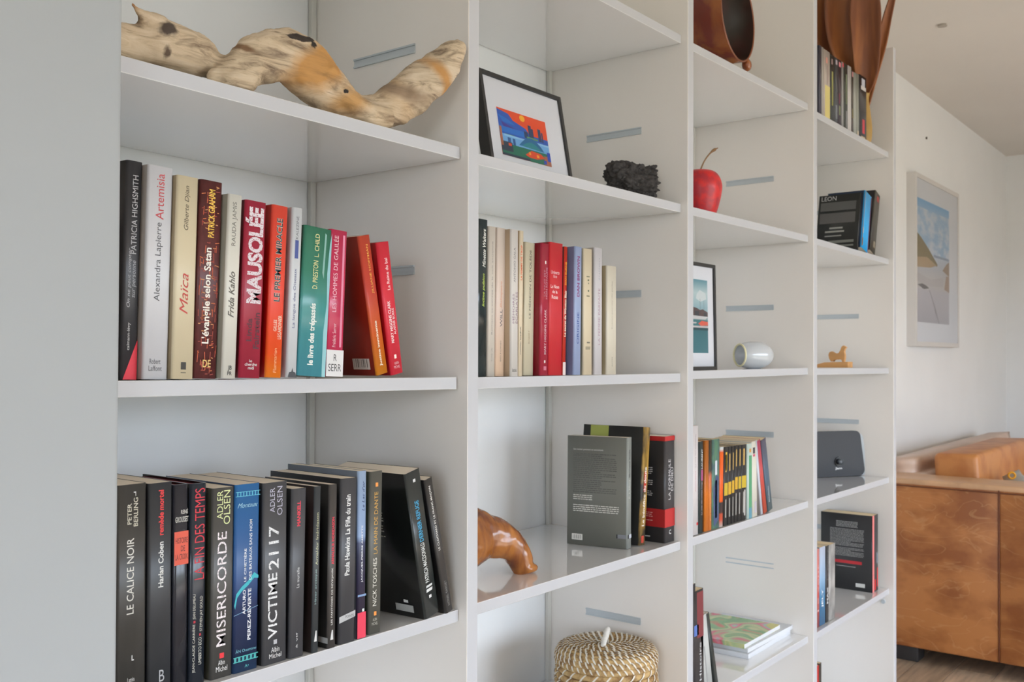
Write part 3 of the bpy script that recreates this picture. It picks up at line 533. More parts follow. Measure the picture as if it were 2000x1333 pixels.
g = 'three books standing at the right end of the low shelf of the second bay'
book('grey', 'plain grey paperback turned with its back cover and barcode to the room', (146, 150, 145), side=(122, 122, 114), grain=.05, group=g, raw=(1.7425, .057, -.3995, .024, .232, .137, .012, .19),
     T=[('R. J. Ellory', 'V', .45, .62, .26, .56, (222, 222, 216), .01), ('Mauvaise étoile', 'V', .64, .89, .26, .56, (84, 84, 84), .01), ('Un roman puissant et envoûtant', 'C', .865, .885, .10, .60, (210, 208, 200), .01)],
     R=[('L', .10, .82, .62, .84, (92, 92, 86)), ('L', .10, .82, .48, .60, (92, 92, 86)), ('L', .10, .42, .42, .46, (206, 204, 196)), ('L', .10, .86, .31, .37, (206, 204, 196)), ('C', .08, .26, .045, .10, (214, 212, 204)), ('C', .82, .84, .09, .125, (40, 40, 44)), ('C', .84, .98, .09, .125, (128, 130, 136)), ('S', .1, .4, .09, .125, (40, 40, 44)), ('S', .4, .95, .09, .125, (190, 194, 204))] + [('C', .10+i*.018, .10+i*.018+.004+.004*(i % 2), .055, .092, (46, 46, 46)) for i in range(8)])
book('ruee', 'tall dark book with mottled yellow, red and white artwork, between grey and red-black books', (44, 42, 40), side=(40, 40, 38), c2=(190, 150, 70), ns=26, stretch=(1, 1, .5), group=g, raw=(1.7815, .052, -.3995, .028, .250, .150, .105, .06),
     T=[('Le bénéfice du doute', 'V', .16, .66, .28, .66, (236, 226, 214), .02)],
     R=[('S', .3, .7, .45, .62, (190, 50, 36)), ('S', .3, .7, .02, .08, (186, 60, 40)), ('C', .12, .42, .88, .998, (166, 172, 84)), ('C', .2, .36, .82, .88, (166, 172, 84))])
book('formule', 'thick black book with two dark red bands standing against the upright', (58, 56, 58), side=(46, 44, 44), grain=.1, group=g, raw=(1.8520, .030, -.4000, .0440, .230, .150, 0, 0),
     T=[('LA FORMULE', 'V', .40, .78, .36, .58, (224, 220, 220), -.005), ('DE DIEU', 'V', .48, .70, .62, .84, (224, 220, 220), -.005), ('C', 'H', .075, .115, .42, .62, WH, .01)],
     R=[('S', .0, 1., .955, .999, (186, 36, 34)), ('C', .0, 1., .955, .999, (186, 36, 34)), ('S', .0, 1., .145, .315, (190, 38, 36)), ('C', .0, 1., .145, .315, (170, 30, 30)), ('L', .4, .80, .44, .48, (206, 202, 198)), ('L', .4, .80, .53, .60, (206, 202, 198)), ('L', .4, .8, .64, .74, (206, 202, 198)), ('L', .5, .8, .19, .28, (226, 170, 160)), ('C', .58, .76, .045, .055, (200, 196, 190))])

g = 'small paperbacks on the low shelf of the third bay'
P2 = M_PAGE2; BK = (46, 45, 46); YL = (214, 168, 44)
book('d3_white', 'tall white paperback with thin pink lettering against the left upright', (218, 212, 212), side=(206, 200, 200), grain=.04, group=g, T=[('Le rire des mouettes', 'V', .62, .92, .36, .54, (160, 140, 152)), ('Françoise Renard', 'V', .40, .58, .36, .54, (200, 120, 150))], R=[('S', .62, .9, .085, .11, (214, 60, 60))])
book('d3_black', 'black paperback with a white name and pink title, second in the third bay row', (44, 56, 58), side=(46, 44, 50), grain=.2, group=g, page=P2, T=[('LAURENT', 'V', .70, .92, .55, .80, (226, 226, 226), .02), ('La nuit des temps longs', 'V', .2, .56, .55, .78, (206, 190, 196), .01)], R=[('S', .5, .9, .57, .69, (176, 84, 130))])
book('d3_amber', 'amber-brown paperback with orange lower spine', (190, 110, 34), side=(150, 84, 20), grain=.1, group=g, page=P2, stops=[(0, (214, 120, 40)), (.4, (220, 120, 36)), (.62, (176, 96, 24)), (1, (170, 96, 26))])
book('d3_brown', 'narrow brown and orange paperback beside the green illustrated one', (150, 100, 60), side=(90, 60, 40), grain=.2, group=g, page=P2, stops=[(0, (220, 124, 54)), (.4, (222, 130, 60)), (.6, (206, 100, 70)), (.66, (60, 56, 46)), (1, (66, 54, 46))], T=[('Au bonheur', 'V', .10, .42, .3, .62, (240, 180, 130), .01)])
book('d3_green', 'thick illustrated paperback with a sea-green head and dark blue foot', (96, 140, 112), c2=(70, 96, 104), side=(70, 84, 70), ns=40, stretch=(1, 1, .6), group=g, page=P2, R=[('S', .36, .62, .60, .76, (214, 218, 226)), ('P', [(.1, .42), (.5, .60), (.8, .58), (.9, .1), (.2, .02)], 0, 0, 0, (70, 84, 120)), ('S', .38, .62, .12, .54, (176, 192, 214)), ('S', .38, .6, .42, .47, (200, 120, 140))])
book('d3_orange', 'slim vivid orange paperback with white foot', (238, 96, 26), side=(120, 50, 20), grain=.05, group=g, page=P2, stops=[(0, (216, 206, 196)), (.09, (226, 90, 60)), (.16, (210, 90, 60)), (.18, (80, 60, 60)), (.3, (60, 56, 60)), (.32, (238, 96, 26)), (.93, (240, 100, 30)), (.97, (210, 214, 212))])
def noir(key, label, bandz, hi, R=()):
    book(key, label, BK, side=(30, 30, 30), grain=.2, group=g, page=P2, R=[('S', .08, .96, bandz, bandz+.16, YL if hi else (206, 176, 50)), ('S', .38, .62, .10, bandz-.05, (178, 176, 170)), ('S', .32, .60, bandz+.30, bandz+.52, (206, 168, 90))] + list(R))
noir('d3_n1', 'black crime paperback with yellow title strip, directly right of the vivid orange book', .38, False, [('S', .3, .7, .70, .93, (212, 170, 50))])
noir('d3_n2', 'black crime paperback with a yellow-orange block, second of six alike', .385, True)
noir('d3_n3', 'slimmest black crime paperback with an orange block, third of six alike', .395, True)
noir('d3_n4', 'black crime paperback with a raised yellow block, fourth of six alike', .43, True)
noir('d3_n5', 'black crime paperback without lower lettering, fifth of six alike', .43, False)
noir('d3_n6', 'widest black crime paperback with a yellow block, last of six alike', .43, False, [('S', .60, .84, .06, .40, (190, 188, 184))])
book('d3_mint', 'white and mint-green paperback right of the black crime paperbacks', (196, 212, 204), side=(190, 192, 190), grain=.05, group=g, page=P2, R=[('S', .30, .95, .14, .84, (88, 160, 116)), ('S', .30, .95, .0, .14, (96, 150, 168)), ('S', .4, .8, .88, .93, (210, 150, 70))])
book('d3_cream', 'cream paperback with a small black and pink mark at the head', (222, 218, 204), side=(206, 204, 196), grain=.05, group=g, page=P2, R=[('S', .2, .6, .84, .92, (50, 48, 56)), ('S', .2, .6, .80, .83, (206, 80, 110)), ('S', .4, .8, .05, .2, (190, 184, 196))])
book('d3_pale', 'slim pale blue-grey paperback leaning left', (204, 208, 218), side=(190, 182, 178), grain=.05, group=g, page=P2)
book('d3_red', 'red and coral paperback leaning left', (204, 82, 66), side=(150, 50, 60), grain=.1, group=g, page=P2, stops=[(0, (206, 84, 54)), (.5, (206, 84, 78)), (1, (170, 60, 90))])
book('d3_blue', 'slate-blue paperback leaning left, last in the third bay row', (84, 98, 110), side=(42, 38, 38), grain=.15, group=g, page=P2, stops=[(0, (80, 100, 104)), (.45, (84, 108, 128)), (1, (92, 88, 104))], T=[('Millefeuille', 'V', .12, .34, .3, .55, (190, 200, 206), .01)])

g = 'books at the left of the bottom visible shelf of the third bay'
book('e3_tall', 'tall dark book edge just visible against the left upright above the magazines', (52, 50, 54), grain=.2, group=g)
book('e3_black', 'black book with a dark red spine edge and blue mark on the bottom shelf', (58, 54, 56), side=(44, 44, 42), grain=.1, group=g, page=P2, T=[('Histoire', 'V', .14, .5, .5, .7, (200, 200, 200), .01)], R=[('S', .30, .95, .55, .98, (128, 54, 58)), ('S', .0, .45, .58, .68, (92, 120, 190))])
book('e3_grey', 'pale grey paperback leaning beside the black book on the bottom shelf', (196, 198, 194), side=(180, 180, 176), grain=.04, group=g, R=[('S', .3, .42, .1, .6, (150, 150, 150))])
book('e3_slim', 'slim dark green-black paperback leaning steeply on the bottom shelf', (50, 56, 54), side=(36, 40, 38), grain=.1, group=g)

g = 'books leaning on the second shelf of the fourth bay'
book('b4_leon', 'large black picture book leaning right, back cover with grey text panels', (40, 40, 40), side=(44, 45, 43), grain=.1, group=g, raw=(3.0965, .034, .3385, .014, .196, .135, .222, .02),
     T=[('LEON', 'C', .90, .975, .06, .42, (190, 190, 190), .0)], R=[('C', .05, .9, .72, .87, (92, 92, 90)), ('C', .05, .9, .50, .68, (96, 94, 92)), ('C', .3, .62, .40, .43, (160, 160, 154)), ('C', .2, .66, .34, .37, (160, 160, 154)), ('C', .2, .6, .27, .29, (150, 150, 146)), ('C', .30, .9, .155, .20, (128, 130, 124)), ('C', .5, .9, .09, .12, (128, 130, 124)), ('C', .0, .32, .02, .18, (176, 120, 90))])
book('b4_blue', 'glossy bright blue book leaning right beside the black picture book', (14, 172, 244), side=(40, 60, 90), grain=.05, gloss=.3, group=g, raw=(3.1125, .026, .3385, .071, .192, .12, .222, .02), stops=None, R=[('S', .0, .1, .02, .98, (120, 140, 160)), ('S', .86, .97, .02, .98, (100, 60, 90)), ('S', .02, .16, .26, .36, (206, 190, 170)), ('S', .02, .18, .05, .18, (150, 110, 80))])
book('b4_dark', 'dark brown book with red and green flecks leaning right, last on its shelf', (62, 58, 52), c2=(74, 70, 60), side=(36, 30, 34), ns=40, group=g, raw=(3.2050, .028, .3385, .055, .212, .12, .285, .02), R=[('S', .4, .8, .86, .95, (150, 60, 56)), ('S', .5, .8, .1, .2, (140, 130, 110))])

g = 'books on the low shelf of the fourth bay'
book('e4_red', 'coral-red paperback against the left upright of the fourth bay', (206, 90, 78), side=(150, 60, 54), grain=.2, group=g, page=P2, stops=[(0, (150, 60, 62)), (.3, (206, 80, 66)), (1, (214, 130, 122))], T=[('Le vent', 'V', .2, .8, .4, .7, (236, 190, 180), .01)])
book('e4_blue', 'pale to deep blue paperback with white lettering, fourth bay low shelf', (130, 166, 204), side=(60, 100, 140), grain=.2, group=g, page=P2, stops=[(0, (56, 112, 156)), (.35, (70, 134, 176)), (.6, (150, 184, 214)), (1, (196, 204, 222))], T=[('JELY', 'V', .22, .46, .3, .66, (232, 236, 240), .02)])
book('e4_dark', 'black paperback with white lettering between the blue and the marbled ones', (52, 54, 58), side=(40, 40, 42), grain=.1, group=g, page=P2, T=[('MAX', 'V', .24, .46, .3, .75, (230, 230, 230), .02), ('Le silence', 'V', .55, .95, .4, .65, (150, 150, 150))])
book('e4_marble', 'grey marbled paperback right of the black one, fourth bay low shelf', (186, 184, 180), c2=(142, 140, 138), side=(170, 168, 164), ns=30, stretch=(1, 1, .5), group=g, page=P2)
book('e4_back', 'thick black book showing its full back cover of grey print and a red line', (46, 44, 46), side=(58, 58, 60), grain=.1, group=g, page=P2, raw=(3.262, .040, -.7748, .060, .253, .172, .0, .0),
     R=[('C', .0, .0+.0, .0, .0, BK)] and [('L', .30, .72, .82, .90, (170, 170, 168)), ('L', .18, .84, .58, .80, (160, 160, 158)), ('L', .2, .84, .44, .55, (160, 160, 158)), ('C', .26, .80, .345, .385, (196, 50, 58)), ('C', .30, .68, .30, .31, (150, 150, 150)), ('C', .68, .86, .05, .10, (214, 214, 210)), ('S', .02, .32, .0, 1., (230, 130, 128)), ('S', .80, .95, .05, .3, (216, 40, 40)), ('S', .7, .9, .36, .50, (120, 130, 140)), ('S', .38, .60, .02, .16, (206, 36, 40))])
g = 'books on the lowest visible shelf of the fourth bay'
book('f4a', 'top of a red paperback at the bottom edge beside the upright', (200, 50, 44), side=(150, 30, 30), group=g, page=P2, raw=(2.7275, .03, -1.14, .030, .256, .11, 0, 0))
book('f4b', 'top of a thin black paperback at the bottom edge next to the red one', (60, 56, 52), side=(50, 40, 40), group=g, page=P2, raw=(2.7605, .03, -1.14, .016, .258, .11, 0, 0))

g = 'disc cases in a row on the top shelf of the fourth bay'
PL = mat('case_insert', (40, 40, 42), .5)
for key, lab, c, R in [
    ('a4_1', 'dark navy disc case at the left end by the upright', (60, 58, 72), []),
    ('a4_2', 'thin pale grey disc case, second from the left end', (176, 168, 160), []),
    ('a4_3', 'wide pinkish-white disc box with a yellow lower half', (196, 182, 172), [('S', .12, .95, .04, .50, (220, 204, 130)), ('S', .3, .55, .82, .9, (214, 140, 124)), ('S', .45, .6, .52, .8, (150, 130, 124))]),
    ('a4_4', 'black disc case with olive-yellow lettering right of the yellow one', (44, 48, 46), [('S', .3, .6, .26, .76, (150, 148, 80)), ('S', .2, .5, .86, .94, (150, 120, 116))]),
    ('a4_5', 'slate-grey disc case between black and maroon cases', (72, 76, 80), [('S', .2, .7, .1, .3, (130, 134, 140)), ('S', .2, .8, .9, .97, (176, 160, 166))]),
    ('a4_6', 'maroon and black disc case with a pink head', (58, 46, 56), [('S', .2, .8, .9, .97, (206, 120, 130)), ('S', .2, .5, .35, .5, (110, 50, 70)), ('S', .2, .7, .18, .32, (120, 126, 100))]),
    ('a4_7', 'thin light grey disc case with a red corner', (160, 158, 156), [('S', .2, 1., .93, .99, (190, 60, 70))]),
    ('a4_8', 'greenish black disc case left of the white one', (52, 58, 50), [('S', .45, .8, .4, .85, (110, 120, 92)), ('S', .45, .8, .05, .3, (130, 130, 132))]),
    ('a4_9', 'bright white disc case in the middle of the row', (206, 200, 198), []),
    ('a4_10', 'dark brown disc case right of the white one', (80, 72, 66), [('S', .2, .8, .25, .4, (110, 100, 60)), ('S', .1, .8, .9, .98, (180, 120, 120))]),
    ('a4_11', 'pale grey-green disc case, third from the right end', (170, 172, 164), []),
    ('a4_12', 'sage-grey disc case, second from the right end', (150, 152, 142), [('S', .2, .8, .02, .1, (196, 180, 160))]),
    ('a4_13', 'thick black disc box with white and red marks, last of the row', (42, 42, 46), [('S', .3, .75, .84, .96, (190, 190, 200)), ('S', .2, .9, .78, .84, (206, 200, 196)), ('S', .4, .72, .10, .32, (206, 70, 84)), ('S', .2, .8, .01, .05, (200, 180, 150))])]:
    book(key, lab, c, side=c, R=R, group=g, page=PL, name='disc_case', cat='disc case', grain=.15, gloss=.25)

# ------------------------------------------------------------------ framed prints
M_BLK = mat('black_frame', (42, 42, 42), .45); M_MAT = mat('mat_board', (222, 222, 226), .9)
def glass_mat():
    m = bpy.data.materials.new('picture_glass'); m.use_nodes = True; nt = m.node_tree; N = nt.nodes; L = nt.links
    N.remove(N['Principled BSDF']); t = N.new('ShaderNodeBsdfTransparent'); gl = N.new('ShaderNodeBsdfGlossy'); gl.inputs['Roughness'].default_value = .03
    fr = N.new('ShaderNodeFresnel'); fr.inputs[0].default_value = 1.35; mx = N.new('ShaderNodeMixShader')
    L.new(fr.outputs[0], mx.inputs[0]); L.new(t.outputs[0], mx.inputs[1]); L.new(gl.outputs[0], mx.inputs[2]); L.new(mx.outputs[0], N['Material Output'].inputs[0]); return m
M_GLASS = glass_mat()
def framed(name, label, loc, rot, W, HT, depth, bw, mframe, px0, px1, pz0, pz1, group=None):
    """local: x right, z up, front at y=0, body goes back to y=depth"""
    o = thing(name, label, 'picture', loc, rot, group)
    bm = bmesh.new()
    for a in ((0, bw, 0, HT), (W-bw, W, 0, HT), (bw, W-bw, 0, bw), (bw, W-bw, HT-bw, HT)): bx(bm, a[0], a[1], 0, depth, a[2], a[3], .0004)
    mesh_obj('frame', bm, mframe, o)
    box('backing_board', bw, W-bw, depth*.5, depth*.9, bw, HT-bw, mat('backing', (120, 100, 80), .9), o)
    box('mat_board', bw, W-bw, .0045, .0060, bw, HT-bw, M_MAT, o)
    pydata('glass_pane', [(bw, .0022, bw), (W-bw, .0022, bw), (W-bw, .0022, HT-bw), (bw, .0022, HT-bw)], [(0, 1, 2, 3)], M_GLASS, o)
    def art(layers):
        for i, (col, polys) in enumerate(layers):
            quads('print', o, [[(px0+(px1-px0)*u, pz0+(pz1-pz0)*v) for u, v in p] for p in polys], (0, .0044-.00006*i, 0), (1, 0, 0), (0, 0, 1), col if not isinstance(col, bpy.types.Material) else (0, 0, 0), m=col if isinstance(col, bpy.types.Material) else None)
    return o, art
def RC(u0, u1, v0, v1): return [(u0, v0), (u1, v0), (u1, v1), (u0, v1)]
o, art = framed('framed_print', 'small black frame leaning back with a vivid orange and blue bridge painting', (1.3767, .120, H+.3365), (-.180, 0, 0), .263, .206, .024, .0085, M_BLK, .042, .198, .046, .140)
arc = [(.36, .30)] + [(.36+.52*k/10, .30+.22*math.sin(math.pi*k/10)) for k in range(1, 10)] + [(.88, .28)]
art([((236, 84, 34), [RC(0, 1, 0, 1)]),
     ((40, 96, 190), [[(0, .97), (.22, .92), (.30, .80), (.55, .70), (.62, .58), (0, .50)], RC(0, 1, .40, .58)]),
     ((72, 60, 150), [[(.05, .72), (.35, .62), (.50, .56), (.1, .6)]]),
     ((30, 120, 206), [RC(0, .55, .50, .62), [(0, .86), (.2, .80), (.34, .70), (.1, .72)]]),
     ((248, 186, 40), [[(.50+.055*math.cos(a), .91+.07*math.sin(a)) for a in [k*math.pi/6 for k in range(12)]]]),
     ((44, 70, 110), [RC(.60, .66, .50, .80), RC(.66, .70, .5, .74), RC(.80, .86, .5, .78), RC(.87, .90, .5, .72), RC(.50, .58, .5, .64)]),
     ((96, 160, 110), [RC(.55, .78, .50, .54), RC(.1, .3, .44, .47)]),
     ((118, 178, 226), [RC(.02, 1, .26, .46)]), ((150, 200, 236), [RC(.08, 1, .42, .46)]),
     ((34, 90, 150), [RC(.14, .20, .26, .40), RC(.24, .29, .26, .40)]),
     ((30, 110, 160), [arc]), ((36, 140, 150), [[(.42, .30)] + [(.42+.40*k/8, .30+.12*math.sin(math.pi*k/8)) for k in range(1, 8)] + [(.82, .28)]]),
     ((24, 120, 96), [RC(0, 1, 0, .26)]), ((40, 60, 80), [RC(0, .22, .10, .30), RC(0, .55, 0, .05)]),
     ((228, 80, 40), [[(.46, .12), (.60, .24), (.80, .22), (.88, .14), (.70, .08), (.55, .08)], RC(.14, .20, .22, .28)]),
     ((250, 170, 50), [RC(.54, .58, .14, .20), RC(.70, .75, .12, .18)]), ((180, 110, 80), [RC(.86, 1, 0, .20), RC(0, .04, .2, .6)]), ((40, 80, 190), [RC(.93, 1, .10, .3), RC(.84, .9, .02, .1)])])
o, art = framed('framed_print', 'upright black frame with a white mat and a teal harbour photograph', (1.998, .080, H-.0290), (-.02, 0, 0), .2075, .2595, .020, .0085, M_BLK, .034, .1695, .041, .2185)
sky = mat('print_sky', (120, 170, 186), .6, stops=[(0, (60, 120, 130)), (.42, (46, 112, 122)), (.5, (170, 190, 190)), (.62, (150, 182, 190)), (.82, (186, 204, 204)), (1, (92, 146, 160))], axis=2)
art([(sky, [RC(0, 1, 0, 1)]), ((208, 214, 214), [[(.55, .74), (.72, .70), (.95, .74), (.92, .82), (.7, .86), (.58, .80)], [(.1, .8), (.4, .76), (.45, .86), (.2, .9)]]),
     ((96, 74, 72), [[(0, .5), (0, .62), (.2, .60), (.35, .63), (.6, .61), (.7, .585), (.8, .60), (1, .56), (1, .5)]]), ((60, 64, 70), [RC(.1, .3, .5, .56), RC(.5, .66, .5, .57), RC(.84, .95, .50, .55), RC(.7, .708, .5, .74), RC(.85, .856, .5, .72), RC(.3, .306, .5, .7)]),
     ((206, 204, 204), [[(.0, .46), (.9, .46), (1, .50), (.3, .51), (0, .50)]]), ((54, 120, 126), [RC(0, 1, .37, .45)]), ((206, 200, 200), [RC(0, 1, .345, .37), RC(.3, .55, .40, .42)]), ((226, 98, 76), [[(.62, .40), (.75, .44), (1, .43), (1, .38), (.72, .37)]]), ((30, 76, 84), [RC(0, 1, .31, .345)])])
g_frame = mat('white_frame', (214, 210, 206), .5)
o, art = framed('framed_print', 'large white framed beach photograph hanging on the wall above the sofa', (4.817, .3305, H+.060), (0, 0, 0), .812, .832, .043, .022, g_frame, .018+.012, .620, .117, .716)
px = mat('print_beach', (170, 190, 214), .6, stops=[(0, (182, 178, 184)), (.25, (196, 192, 198)), (.33, (206, 200, 196)), (.46, (196, 196, 202)), (.6, (190, 200, 214)), (.88, (168, 192, 214)), (1, (120, 178, 220))])
art([(px, [RC(0, 1, 0, 1)]), (mat('print_clouds', (160, 190, 216), .6, c2=(206, 212, 222), scale=9, stretch=(1, 1, 2)), [RC(0, 1, .56, .93)]),
     ((150, 164, 184), [RC(.5, 1, .555, .575)]), ((140, 124, 84), [[(0, .48), (.0, .72), (.12, .69), (.35, .61), (.62, .50), (.6, .48), (.3, .52)]]), ((186, 160, 124), [[(0, .44), (0, .52), (.3, .54), (.6, .49), (.4, .46)]]),
     ((160, 136, 112), [[(.78, .46), (.9, .52), (1, .55), (1, .42)]]), ((176, 150, 130), [[(.84, .30), (.9, .42), (1, .42), (1, .28)]]), ((120, 112, 112), [[(.02, .30), (.2, .27), (.36, .285), (.2, .32)]]), ((196, 190, 190), [[(.0, .40), (.4, .36), (.8, .40), (.8, .32), (.3, .30), (0, .33)]]),
     ((158, 154, 160), [[(.36, .27), (.38, .27), (.54, .14), (.68, 0), (.65, 0), (.5, .14)]])])

# ------------------------------------------------------------------ driftwood
M_DRIFT = bpy.data.materials.new('driftwood'); M_DRIFT.use_nodes = True
nt = M_DRIFT.node_tree; N = nt.nodes; L = nt.links; b = N['Principled BSDF']; b.inputs['Roughness'].default_value = .75
tc = N.new('ShaderNodeTexCoord'); mp = N.new('ShaderNodeMapping'); mp.inputs['Rotation'].default_value = (0, .35, 0); mp.inputs['Scale'].default_value = (1.1, 3, 7); L.new(tc.outputs['Object'], mp.inputs[0])
n1 = N.new('ShaderNodeTexNoise'); n1.inputs['Scale'].default_value = 9; n1.inputs['Detail'].default_value = 9; n1.inputs['Roughness'].default_value = .65; n1.inputs['Distortion'].default_value = .8; L.new(mp.outputs[0], n1.inputs[0])
r1 = N.new('ShaderNodeValToRGB'); e = r1.color_ramp.elements; e[0].position = .34; e[0].color = lin((122, 102, 82)); e[1].position = .72; e[1].color = lin((226, 208, 182)); q = e.new(.5); q.color = lin((202, 180, 150)); L.new(n1.outputs[0], r1.inputs[0])
n2 = N.new('ShaderNodeTexNoise'); n2.inputs['Scale'].default_value = 5.5; n2.inputs['Detail'].default_value = 3; n2.inputs['Distortion'].default_value = 1.2; L.new(tc.outputs['Object'], n2.inputs[0])
r2 = N.new('ShaderNodeValToRGB'); e = r2.color_ramp.elements; e[0].position = .58; e[0].color = (0, 0, 0, 1); e[1].position = .72; e[1].color = (.5, .5, .5, 1); L.new(n2.outputs[0], r2.inputs[0])
mx = N.new('ShaderNodeMix'); mx.data_type = 'RGBA'; L.new(r2.outputs[0], mx.inputs[0]); L.new(r1.outputs[0], mx.inputs[6]); mx.inputs[7].default_value = lin((196, 158, 112))
n3 = N.new('ShaderNodeTexNoise'); n3.inputs['Scale'].default_value = 16; n3.inputs['Detail'].default_value = 4; L.new(mp.outputs[0], n3.inputs[0])
r3 = N.new('ShaderNodeValToRGB'); e = r3.color_ramp.elements; e[0].position = .64; e[0].color = (0, 0, 0, 1); e[1].position = .72; e[1].color = (.8, .8, .8, 1); L.new(n3.outputs[0], r3.inputs[0])
mx2 = N.new('ShaderNodeMix'); mx2.data_type = 'RGBA'; L.new(r3.outputs[0], mx2.inputs[0]); L.new(mx.outputs[2], mx2.inputs[6]); mx2.inputs[7].default_value = lin((112, 90, 70))
def spot(prev, c, rad, col, soft, sc=(1, 1, 1), rot=0, wob=.35):
    """a stain or knot of its own shape at a place on the wood"""
    m = N.new('ShaderNodeVectorMath'); m.operation = 'SUBTRACT'; L.new(tc.outputs['Object'], m.inputs[0]); m.inputs[1].default_value = (c[0], c[1], c[2]+H)
    p = N.new('ShaderNodeMapping'); p.inputs['Rotation'].default_value = (0, rot, 0); L.new(m.outputs[0], p.inputs[0]); p2 = N.new('ShaderNodeMapping'); p2.inputs['Scale'].default_value = sc; L.new(p.outputs[0], p2.inputs[0])
    d = N.new('ShaderNodeVectorMath'); d.operation = 'LENGTH'; L.new(p2.outputs[0], d.inputs[0])
    nn = N.new('ShaderNodeTexNoise'); nn.inputs['Scale'].default_value = 1.1/rad; nn.inputs['Detail'].default_value = 4; L.new(tc.outputs['Object'], nn.inputs[0])
    a = N.new('ShaderNodeMath'); a.operation = 'MULTIPLY_ADD'; L.new(nn.outputs[0], a.inputs[0]); a.inputs[1].default_value = rad*wob*2; L.new(d.outputs['Value'], a.inputs[2])
    r = N.new('ShaderNodeMapRange'); L.new(a.outputs[0], r.inputs[0]); r.inputs[1].default_value = rad*(1+wob)-soft; r.inputs[2].default_value = rad*(1+wob)+soft; r.inputs[3].default_value = 1; r.inputs[4].default_value = 0
    x = N.new('ShaderNodeMix'); x.data_type = 'RGBA'; L.new(r.outputs[0], x.inputs[0]); L.new(prev, x.inputs[6])
    g_ = N.new('ShaderNodeMix'); g_.data_type = 'RGBA'; g_.blend_type = 'MULTIPLY'; g_.inputs[0].default_value = .55; g_.inputs[6].default_value = lin(tuple(min(255, v*1.12) for v in col)); L.new(r1.outputs[0], g_.inputs[7]); L.new(g_.outputs[2], x.inputs[7]); return x.outputs[2]
out = mx2.outputs[2]
out = spot(out, (.892, .03, .402), .036, (192, 148, 90), .012, (.62, .6, 1.25), .55, .45)
out = spot(out, (.945, .03, .366), .020, (194, 156, 104), .012, (.7, .6, 1.2), .4, .4)
out = spot(out, (1.108, .0, .418), .026, (190, 146, 90), .014, (.45, .5, 2.6), -.85, .4)
out = spot(out, (1.035, .03, .400), .028, (150, 132, 112), .014, (.5, .6, 2.6), -.25, .4)
out = spot(out, (.676, .06, .404), .011, (84, 74, 68), .003, (.8, .7, 1.2), .7, .6)
out = spot(out, (.674, .06, .372), .007, (98, 84, 72), .002, (1.4, .7, .8), 0, .6)
out = spot(out, (.864, .03, .437), .015, (56, 48, 44), .0012, (.55, .5, 2.3), .12, .5)
out = spot(out, (.885, .03, .432), .008, (40, 34, 32), .0010, (.8, .5, 1.4), .6, .5)
out = spot(out, (.933, .03, .376), .0035, (40, 34, 30), .0006, (.8, .5, 1.2), .2, .4)
out = spot(out, (.776, .05, .404), .014, (132, 104, 78), .006, (.9, .5, 2.6), -.45, .5)
out = spot(out, (.632, .06, .424), .010, (168, 128, 92), .004, (.8, .5, 1.), 0, .4)
L.new(out, b.inputs['Base Color'])
bp = N.new('ShaderNodeBump'); bp.inputs['Strength'].default_value = .5; bp.inputs['Distance'].default_value = .003; L.new(n1.outputs[0], bp.inputs['Height']); L.new(bp.outputs[0], b.inputs['Normal'])
A_ = [(.580, .09, .372, .020), (.6174, .085, .3754, .0232), (.6419, .085, .378, .0224), (.6678, .085, .3866, .0291), (.6962, .085, .3893, .0296), (.7294, .085, .3872, .0276), (.7563, .085, .3800, .0185), (.7841, .085, .3800, .0175), (.8044, .080, .3880, .0200)]
P_ = [(.6316, .075, .4251, .0018), (.6424, .075, .4171, .0074), (.6618, .08, .4111, .0150), (.6853, .085, .4000, .0205)]
B_ = [(.7277, .055, .3500, .010), (.7579, .06, .3626, .0199), (.7917, .065, .3850, .0290), (.8223, .065, .4030, .034), (.8541, .065, .4130, .0375), (.8810, .064, .4085, .0405), (.9040, .062, .3950, .0385), (.9350, .06, .3795, .0325), (.9812, .055, .3632, .0250), (1.0231, .05, .3715, .0280), (1.0564, .04, .3925, .0320), (1.0821, .025, .4187, .0330), (1.1039, .010, .4440, .0300), (1.1245, .0, .4700, .0205), (1.1370, -.010, .4880, .0105)]
C_ = [(.742, .050, .350, .0140), (.764, .050, .354, .0160), (.782, .052, .364, .018), (.800, .058, .390, .024)]
bm = bmesh.new()
for pl, asp in ((A_, (.85, 1)), (P_, (.8, 1)), (B_, (.75, 1)), (C_, (.9, 1))):
    s = spline(pl, 5); sweep(bm, [(p[0], p[1], p[2]+H) for p in s], [max(p[3], .001) for p in s], 22, asp)
s = spline([(.905, .06, .405, .02), (.945, .055, .382, .018), (.985, .050, .362, .018), (1.02, .045, .362, .014)], 5); sweep(bm, [(p[0], p[1]-.012, p[2]+H-.008) for p in s], [p[3] for p in s], 16)
o = mesh_obj('driftwood', bm, M_DRIFT, smooth=True); organic(o, .0034, .012, .035, 5, 4)
tag(o, 'long bleached driftwood branch lying along the top shelf above the books', 'driftwood')
